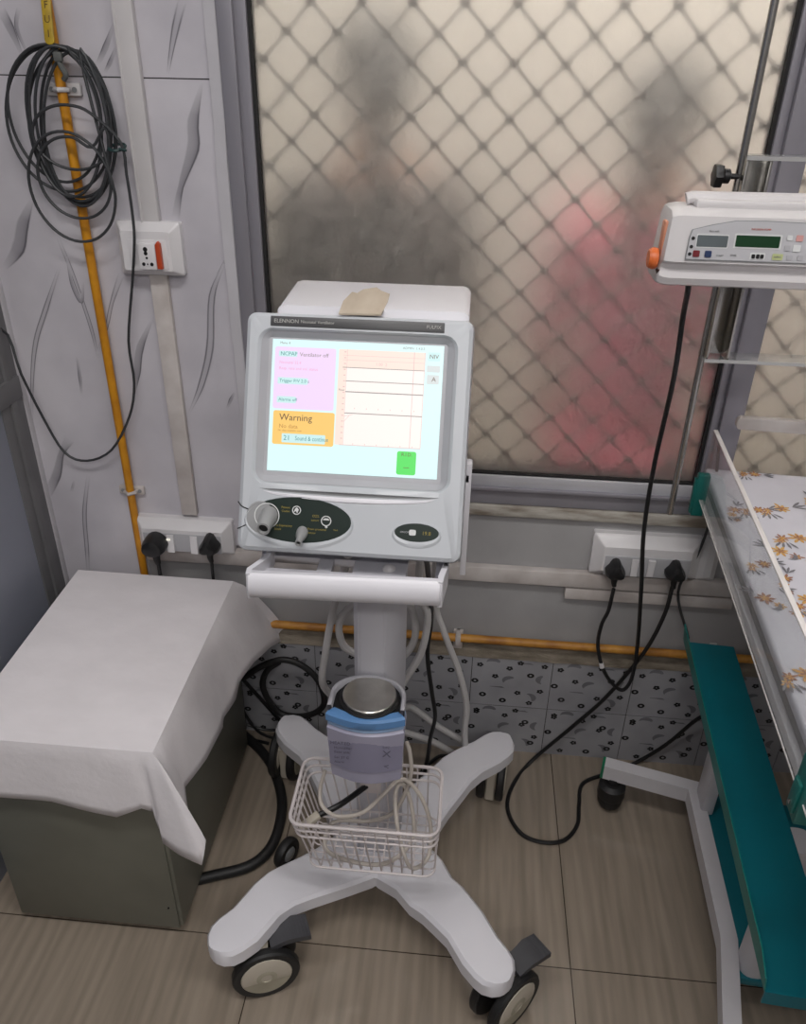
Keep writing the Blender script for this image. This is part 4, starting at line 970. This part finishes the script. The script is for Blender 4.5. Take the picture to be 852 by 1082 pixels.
# ------------------------------------------------------------------ infant bed
BA = radians(-4)
bed = thing('infant_bed', 'infant care bed with clear side panel, teal trays and white angled base', 'bed', (.45, -.10, 0), BA)
BM = WM[bed.name]
b = B(BM); b.box(0, .007, -1.05, 0, .787, .926, .0008); ap = b.build('clear_panel', acrylic, bed)
b = B(BM); b.box(-.0003, .0073, -1.05, 0, .924, .9268, .0008); b.box(-.0003, .0010, -1.05, 0, .785, .7875, .0003); b.build('polished_edge', acr_edge, ap)
b = B(BM); b.box(.020, .60, -1.1, .085, .750, .768, .003); b.build('deck', bed_w, bed)
for y0, y1, z0, z1 in ((-.006, .006, .752, .838), (-.73, -.70, .754, .838)):
    b = B(BM)
    if y0 > -.1: b.box(-.010, .012, y0 - .004, y1, z0, z1, .002); b.box(-.014, -.008, y0 - .002, y1 - .002, z0 + .004, z1 - .010, .002)
    else:
        b.box(-.003, .016, y0, y1, z0, z1, .002); b.box(-.007, -.001, y0 + .006, y1 - .006, z0 + .01, z1 - .03, .002)
    hb = b.build('panel_bracket', teal_b, bed)
    bx = -.013 if y0 > -.1 else -.006
    b = B(BM); b.cyl((bx, (y0 + y1) / 2, z0 + .02), (bx - .0025, (y0 + y1) / 2, z0 + .02), .003, n=8); b.build('screw', steel, hb)
# upper tray: channel with upright flange
b = B(BM)
b.box(.036, .135, -.735, -.004, .445, .450); 
b.loft([[(.036, -.735, .445), (.038, -.735, .445), (.033, -.735, .474), (.031, -.735, .474)], [(.036, -.70, .445), (.038, -.70, .445), (.033, -.700, .486), (.031, -.70, .486)], [(.036, .008, .445), (.038, .008, .445), (.033, .008, .486), (.031, .008, .486)]], 1)
b.box(.036, .135, -.738, -.735, .425, .450); b.build('instrument_tray', [teal_d, teal], bed)
b = B(BM); b.box(.118, .60, -.508, -.10, .100, .118, .002); b.build('base_shelf', teal_d, bed)
b = B(BM); b.box(.107, .133, -.158, -.100, .118, .446, .004); b.build('post', bed_w, bed)
b = B(BM); b.loft([[(x, y, z) for x, y in rrect(.122, .168, -.505, -.455, .018, 4)] for z in (.118, .446)]); b.build('post', bed_w, bed)
# base tube
path = [(-.085, -.055), (.104, -.092), (.112, -.443), (.089, -.595), (.040, -.899)]
hw = .0150; rings = []
for i, (x, y) in enumerate(path):
    a = Vector(path[max(i - 1, 0)]); c = Vector(path[min(i + 1, len(path) - 1)]); p_ = Vector((x, y))
    if 0 < i < len(path) - 1:
        d0 = (p_ - a).normalized(); d1 = (c - p_).normalized(); n0 = Vector((-d0.y, d0.x)); n1 = Vector((-d1.y, d1.x)); mt_ = (n0 + n1).normalized(); sc_ = 1 / max(.5, mt_.dot(n0))
    else:
        d0 = (c - a).normalized(); mt_ = Vector((-d0.y, d0.x)); sc_ = 1
    o = mt_ * hw * sc_
    rings.append([(x + o.x, y + o.y, .092), (x + o.x, y + o.y, .130), (x - o.x, y - o.y, .130), (x - o.x, y - o.y, .092)])
b = B(BM); b.loft(rings); base = b.build('base_tube', bed_w, bed)
b = B(BM); d0 = (Vector(path[1]) - Vector(path[0])).normalized(); M = BM @ frame((path[0][0], path[0][1], .111), (d0.x, d0.y, 0), (-d0.y, d0.x, 0)); b.xf = ID
b.box(-.006, .001, -.0155, .0155, -.0195, .0195, .002, xf=M); b.build('end_cap', green_cap, base)
b = B(BM); cx, cy = -.062, -.066
b.cyl((cx, cy, .055), (cx, cy, .094), .012); b.ball((cx, cy, .034), .029, sc=(1, 1, 1.17)); b.lathe([(.029, .040), (.031, .048), (.030, .072), (.020, .080), (0, .080)], 20, xf=Matrix.Translation((cx, cy, 0))); b.build('ball_caster', rubber, bed)
b = B(BM); b.ball((.0, -.880, .034), .029, sc=(1, 1, 1.17)); b.cyl((.0, -.88, .055), (.03, -.88, .094), .012); b.build('ball_caster', rubber, bed)
for x, y in ((.42, -1.02),):
    b = B(BM); b.box(x - .04, x + .04, y - .04, y + .04, .10, .752, .004); b.build('post', bed_w, bed)
b = B(BM); b.box(.78, .82, -1.05, .0, .060, .100, .003); b.box(.04, .80, -1.04, -.99, .062, .100, .003); b.build('base_tube', bed_w, bed)
for y in (-.05, -.9):
    b = B(BM); b.ball((.80, y, .034), .029, sc=(1, 1, 1.17)); b.cyl((.80, y, .05), (.80, y, .062), .012); b.build('ball_caster', rubber, bed)
b = B(BM); b.prism(rrect(.036, .60, .931, .955, .009, 4), .016, 0, .003, xf=frame((0, .012, 0), (1, 0, 0), (0, 0, 1))); b.box(.56, .585, -.006, .012, .786, .935, .002); b.build('head_rail', pvc_d, bed)
# mattress with a floral sheet
mt = thing('mattress', 'mattress in a white sheet printed with orange and brown flowers on the infant bed', 'mattress', tuple(BM @ Vector((.3, -.5, .768))), BA)
b = B(BM); b.box(.026, .585, -1.03, .082, .7685, .800, .008, seg=3); b.build('cushion', vinyl, mt)
b = B(BM); 
b.box(.022, .588, -1.033, .086, .792, .8105, .006, seg=3)
LZ = [0.]
def petal(cx, cy, a, l, w, m):
    c_, s_ = cos(a), sin(a); P = []
    for t_, hw_ in ((0, 0), (.3, .7), (.6, 1), (.85, .6), (1, 0)): P.append((t_ * l, hw_ * w))
    pts = [(x, y) for x, y in P] + [(x, -y) for x, y in P[-2:0:-1]]
    LZ[0] += .000004
    b.poly([(cx + x * c_ - y * s_, cy + x * s_ + y * c_, .8107 + LZ[0]) for x, y in pts], m)
def flower(cx, cy, r, m, m2, n=6, a0=0.):
    for k in range(n): petal(cx, cy, a0 + 2 * pi * k / n, r * random.uniform(.75, 1.15), r * .17, m)
    for k in range(5): petal(cx, cy, a0 + .4 + 2 * pi * k / 5, r * .5, r * .12, m2)
def spray(cx, cy, a, sc=1., m=1, m2=2):
    flower(cx, cy, .017 * sc, m, m2, 8, a); flower(cx - .026 * sc * cos(a), cy - .026 * sc * sin(a), .012 * sc, m2, m, 7, a); flower(cx - .040 * sc * cos(a) + .008, cy - .040 * sc * sin(a) - .008, .010 * sc, m, m2, 7)
    for k in range(3): petal(cx + .02 * sc * cos(a), cy + .02 * sc * sin(a), a - .5 + .5 * k, .026 * sc, .0026 * sc, 3)
    for k in range(4): petal(cx - .02 * sc * cos(a) - .004 * k, cy - .02 * sc * sin(a) - .014, a - 1.2 - .4 * k, .020 * sc, .0022 * sc, 3)
for (x, y, a, s_) in ((.130, -.062, .4, 1.1), (.088, -.075, .3, .9), (.134, -.165, .2, 1.1), (.092, -.215, 2.6, 1.), (.112, .072, 0, .8), (.08, -.298, 1.2, .8), (.098, -.352, .9, 1.), (.036, -.36, 2.4, .9), (.056, -.262, .4, .8), (.045, -.085, 1.2, .8), (.10, -.47, 2., 1.), (.05, -.53, .4, 1.), (.17, -.30, 1.1, 1.), (.19, -.03, 1.4, 1.), (.16, -.55, 1.8, 1.), (.26, -.2, 1.1, 1.), (.27, -.36, .2, 1.), (.28, -.06, 2., .9), (.05, -.64, 1.4, .9), (.17, -.70, .3, 1.), (.30, -.52, 2.7, 1.), (.40, -.3, .7, 1.), (.42, -.12, 2.2, 1.), (.41, -.5, 1.3, 1.)):
    spray(x, y, a, s_, 1 if s_ >= 1 else 2, 2 if s_ >= 1 else 1)
b.build('floral_sheet', [sheet_m, fl_o, fl_b, fl_g], mt)

# ------------------------------------------------------------------ pole, bracket and infusion pump
pl = thing('pump_pole', 'slim steel pole with a steel bracket and black clamp knob holding the pump', 'pole', (.373, -.20, .80))
b = B(); b.cyl((.3715, -.200, 1.95), (.374, -.200, .803), .0055, n=14); b.build('rod', steel, pl)
b = B()
x0, x1 = .376, .412
b.box(.373, .377, -.222, -.184, 1.094, 1.389, .0006); b.box(.373, .408, -.184, -.181, 1.094, 1.389, .0006); b.box(.405, .409, -.222, -.184, 1.094, 1.389, .0006)
b.build('channel', steel, pl)
for z in (1.3885, 1.0945):
    k = B(); k.box(.372, .80, -.224, -.181, z - .0025, z + .0025, .0008); k.build('arm', clear('smoky_acrylic', (.86, .87, .87, 1), .1) if False else acrylic, pl)
    k = B(); k.box(.3718, .80, -.2252, -.2240, z - .0026, z + .0026); k.build('arm_edge', mat('dull_edge', (170, 170, 170), .35), pl)
b = B(); M = frame((.372, -.203, 1.362), (0, 1, 0), (0, 0, 1))   # local z points to +x
b.lathe([(.004, -.016), (.004, .0)], 10, xf=M); b.lathe([(.006, -.022), (.010, -.022), (.010, -.014), (.006, -.012)], 14, xf=M)
st_ = []
for i in range(24):
    a = 2 * pi * i / 24; r = .0155 + .0015 * cos(6 * a); st_.append((r * cos(a), r * sin(a)))
b.prism(st_, .012, 0, .002, xf=M @ Matrix.Translation((0, 0, -.036))); b.build('clamp_knob', black, pl)

pp = thing('infusion_pump', 'white infusion pump with green display and orange knob on the pole', 'pump', (.41, -.26, 1.222))
b = B()
prof = [(-.226, 1.226), (-.226, 1.322), (-.236, 1.330), (-.290, 1.330), (-.304, 1.322), (-.312, 1.262), (-.303, 1.257), (-.300, 1.250), (-.303, 1.238), (-.298, 1.228), (-.288, 1.2245)]
rg = []
for x, i in ((.262, .16), (.264, .07), (.270, .02), (.278, 0), (.575, 0), (.585, .05)):
    cy, cz = -.265, 1.277; rg.append([(x + (z - 1.277) * .06, cy + (y - cy) * (1 - i), cz + (z - cz) * (1 - i)) for y, z in prof])
b.loft(rg); body = b.build('housing', pump_w, pp)
PO = Vector((.290, -.3125, 1.2655)); PM = frame(PO, (1, 0, 0), (0, .008, .06))
# outline of the fascia (local x right, y up), metres
PY = lambda x, y, lift=0.: PM @ Vector((x, y, lift))
b = B(); fz = [(0, 0), (.30, 0), (.30, .046), (.20, .052), (.10, .054), (.06, .053), (.03, .047), (.004, .040), (.0015, .030)]
b.prism(fz, .0015, 0, .0004, xf=PM); b.prism([(x * .985 + .0015, y * .95 + .0015) for x, y in fz], .0003, 1, xf=PM @ Matrix.Translation((0, 0, .0014))); fa = b.build('fascia', [grey_p, pump_g], pp)
def pb(name, x0, x1, y0, y1, m, h=.001):
    k = B(); k.prism(rrect(x0, x1, y0, y1, min(.0012, (y1 - y0) * .3), 3), h, xf=PM @ Matrix.Translation((0, 0, .0016))); return k.build(name, m, fa)
pb('display_frame', .0115, .0545, .0165, .0345, print_w, .0006); pb('rate_display', .0125, .0535, .0180, .0330, lcd_g)
pb('display_frame', .0620, .1250, .0175, .0365, print_w, .0006); pb('green_display', .0640, .1225, .0195, .0345, lcd_d)
pb('key', .0095, .0185, .0045, .0130, red_b, .0016); pb('key', .0255, .0345, .0045, .0130, blue_b, .0016)
pb('key_group', .0865, .1065, .0035, .0125, print_w, .0005)
for x in (.0885, .0945, .1000): pb('key', x, x + .0045, .0050, .0105, black, .0016)
pb('key', .1160, .1300, .0040, .0120, ygreen, .0014); pb('key', .1350, .1430, .0045, .0110, switch_g, .0014); pb('key', .1495, .157, .0045, .0110, switch_g, .0014)
pb('key', .1310, .1380, .0300, .0365, print_w, .0014); pb('key', .1300, .1375, .0165, .0235, switch_g, .0014); pb('key', .1430, .1520, .0290, .0370, mat('pale_red_key', (214, 160, 156), .4), .0014); pb('key', .1410, .1510, .0155, .0245, print_w, .0014)
for y in (.0285, .0175, .0080): 
    k = B(); k.lathe([(.0024, 0), (.0024, .0008), (0, .0008)], 12, xf=PM @ Matrix.Translation((.0062 + (y - .0175) * .08, y, .0016))); k.build('indicator', black, fa)
TP = PM @ Matrix.Translation((0, 0, .0022))
for s_, h_, x_, y_, z_, m_ in (('INFUSION PUMP', .0036, .082, .0425, 0, red_t), ('Rate ml/h', .0034, .027, .0385, 0, grey_p), ('START', .0034, .041, .0070, 0, grey_p), ('STOP', .0034, .060, .0080, 0, grey_p), ('SILENCE', .0026, .1178, .0080, .0012, grey_p)):
    b = B(); b.text(s_, h_, TP @ Matrix.Translation((x_, y_, z_))); b.build('lettering', m_, fa)
b = B(); b.tube([(.290, -.262, 1.338), (.296, -.262, 1.340), (.57, -.262, 1.342)], .0085, 10, smooth=False); b.box(.300, .56, -.285, -.240, 1.328, 1.3405, .004); b.build('carry_handle', pump_w, pp)
b = B(); b.box(.2600, .2665, -.293, -.272, 1.246, 1.312, .0025, xf=Matrix.Rotation(0, 4, 'X')); b.build('door_strip', peach, pp)
b = B(); M = frame((.2545, -.292, 1.262), (0, 1, 0), (0, 0, 1)); b.lathe([(.0135, -.004), (.0150, .001), (.0140, .006), (.006, .009)], 24, xf=M @ Matrix.Translation((0, 0, -.004))); b.lathe([(.012, -.010), (.0135, -.004)], 24, xf=M); b.build('latch_knob', orange, pp)
b = B(); b.cyl((.2635, -.293, 1.240), (.2600, -.296, 1.248), .0035, n=8); b.build('line_clip', mat('dark_clip', (70, 50, 44), .5), pp)

# ------------------------------------------------------------------ lamps
def lamp(x, y, lx, power, label):
    t = thing('tube_lamp', label, 'lamp', (x, y, 2.70))
    k = B(); k.box(x - lx / 2, x + lx / 2, y - .04, y + .04, 2.70, 2.749, .004); k.build('housing', switch_w, t)
    k = B(); k.cyl((x - lx / 2 + .03, y, 2.685), (x + lx / 2 - .03, y, 2.685), .014); k.build('tube', tube_glow, t)
    L = bpy.data.lights.new('tube_light', 'AREA'); L.shape = 'RECTANGLE'; L.size = lx; L.size_y = .22; L.energy = power; L.color = (1, .97, .95)
    o = bpy.data.objects.new('tube_light', L); COL.objects.link(o); o.location = (0, 0, -.03); o.parent = t
lamp(-.20, -1.30, 1.2, 18, 'ceiling tube lamp nearer the left wall'); lamp(1.3, -1.5, 1.2, 12, 'ceiling tube lamp nearer the right wall'); lamp(.3, -2.75, 1.2, 24, 'unseen ceiling tube lamp added behind the camera to brighten the back wall')  # the last lamp, behind the camera, is unseen and added to lift dark low areas
t = thing('tube_lamp', 'tube lamp on the corridor ceiling outside the window', 'lamp', (.4, .42, 2.70))
k = B(); k.box(-.3, 1.1, .38, .46, 2.70, 2.749, .004); k.build('housing', switch_w, t)
L = bpy.data.lights.new('corridor_light', 'AREA'); L.shape = 'RECTANGLE'; L.size = 2.6; L.size_y = .6; L.energy = 50; L.color = (1, .96, .91)
o = bpy.data.objects.new('corridor_light', L); COL.objects.link(o); o.location = (0, 0, -.03); o.parent = t

for o in list(COL.objects):
    if o.parent is None and 'label' in o and 'group' not in o:
        for pre, g in (('power_cable', 'power cables plugged into the wall sockets'), ('gas_hose', 'white gas hoses behind the trolley column'), ('cable_trunking', 'white trunking on the back wall'), ('wall_socket', 'double wall sockets'), ('black_hose', 'black hoses beside the cabinet'), ('gas_pipe', 'painted gas pipes on the back wall'), ('tube_lamp', 'ceiling tube lamps'), ('person', 'people behind the frosted glass')):
            if o.name.startswith(pre): o['group'] = g
# ------------------------------------------------------------------ world, camera, view
w = bpy.data.worlds.new('World'); SC.world = w; w.use_nodes = True
w.node_tree.nodes['Background'].inputs[0].default_value = (.80, .82, .88, 1); w.node_tree.nodes['Background'].inputs[1].default_value = .05
Cc, Rr, Uu, Ff = [[0.0, -1.48, 1.5], [0.995793, 0.090087, 0.016773], [-0.058887, 0.488872, 0.870366], [-0.070209, 0.867692, -0.49212]]
cam = bpy.data.cameras.new('camera'); co = bpy.data.objects.new('camera', cam); COL.objects.link(co)
cam.sensor_fit = 'HORIZONTAL'; cam.sensor_width = 36; cam.lens = 36 * 845 / 852; cam.clip_start = .02
co.matrix_world = Matrix(((Rr[0], Uu[0], -Ff[0], Cc[0]), (Rr[1], Uu[1], -Ff[1], Cc[1]), (Rr[2], Uu[2], -Ff[2], Cc[2]), (0, 0, 0, 1)))
SC.camera = co
SC.view_settings.view_transform = 'Standard'; SC.view_settings.look = 'None'; SC.view_settings.gamma = 1; SC.view_settings.use_curve_mapping = False
SC.view_settings.exposure = 0
SC.cycles.use_denoising = True; SC.cycles.max_bounces = 10; SC.cycles.transmission_bounces = 8; SC.cycles.transparent_max_bounces = 12
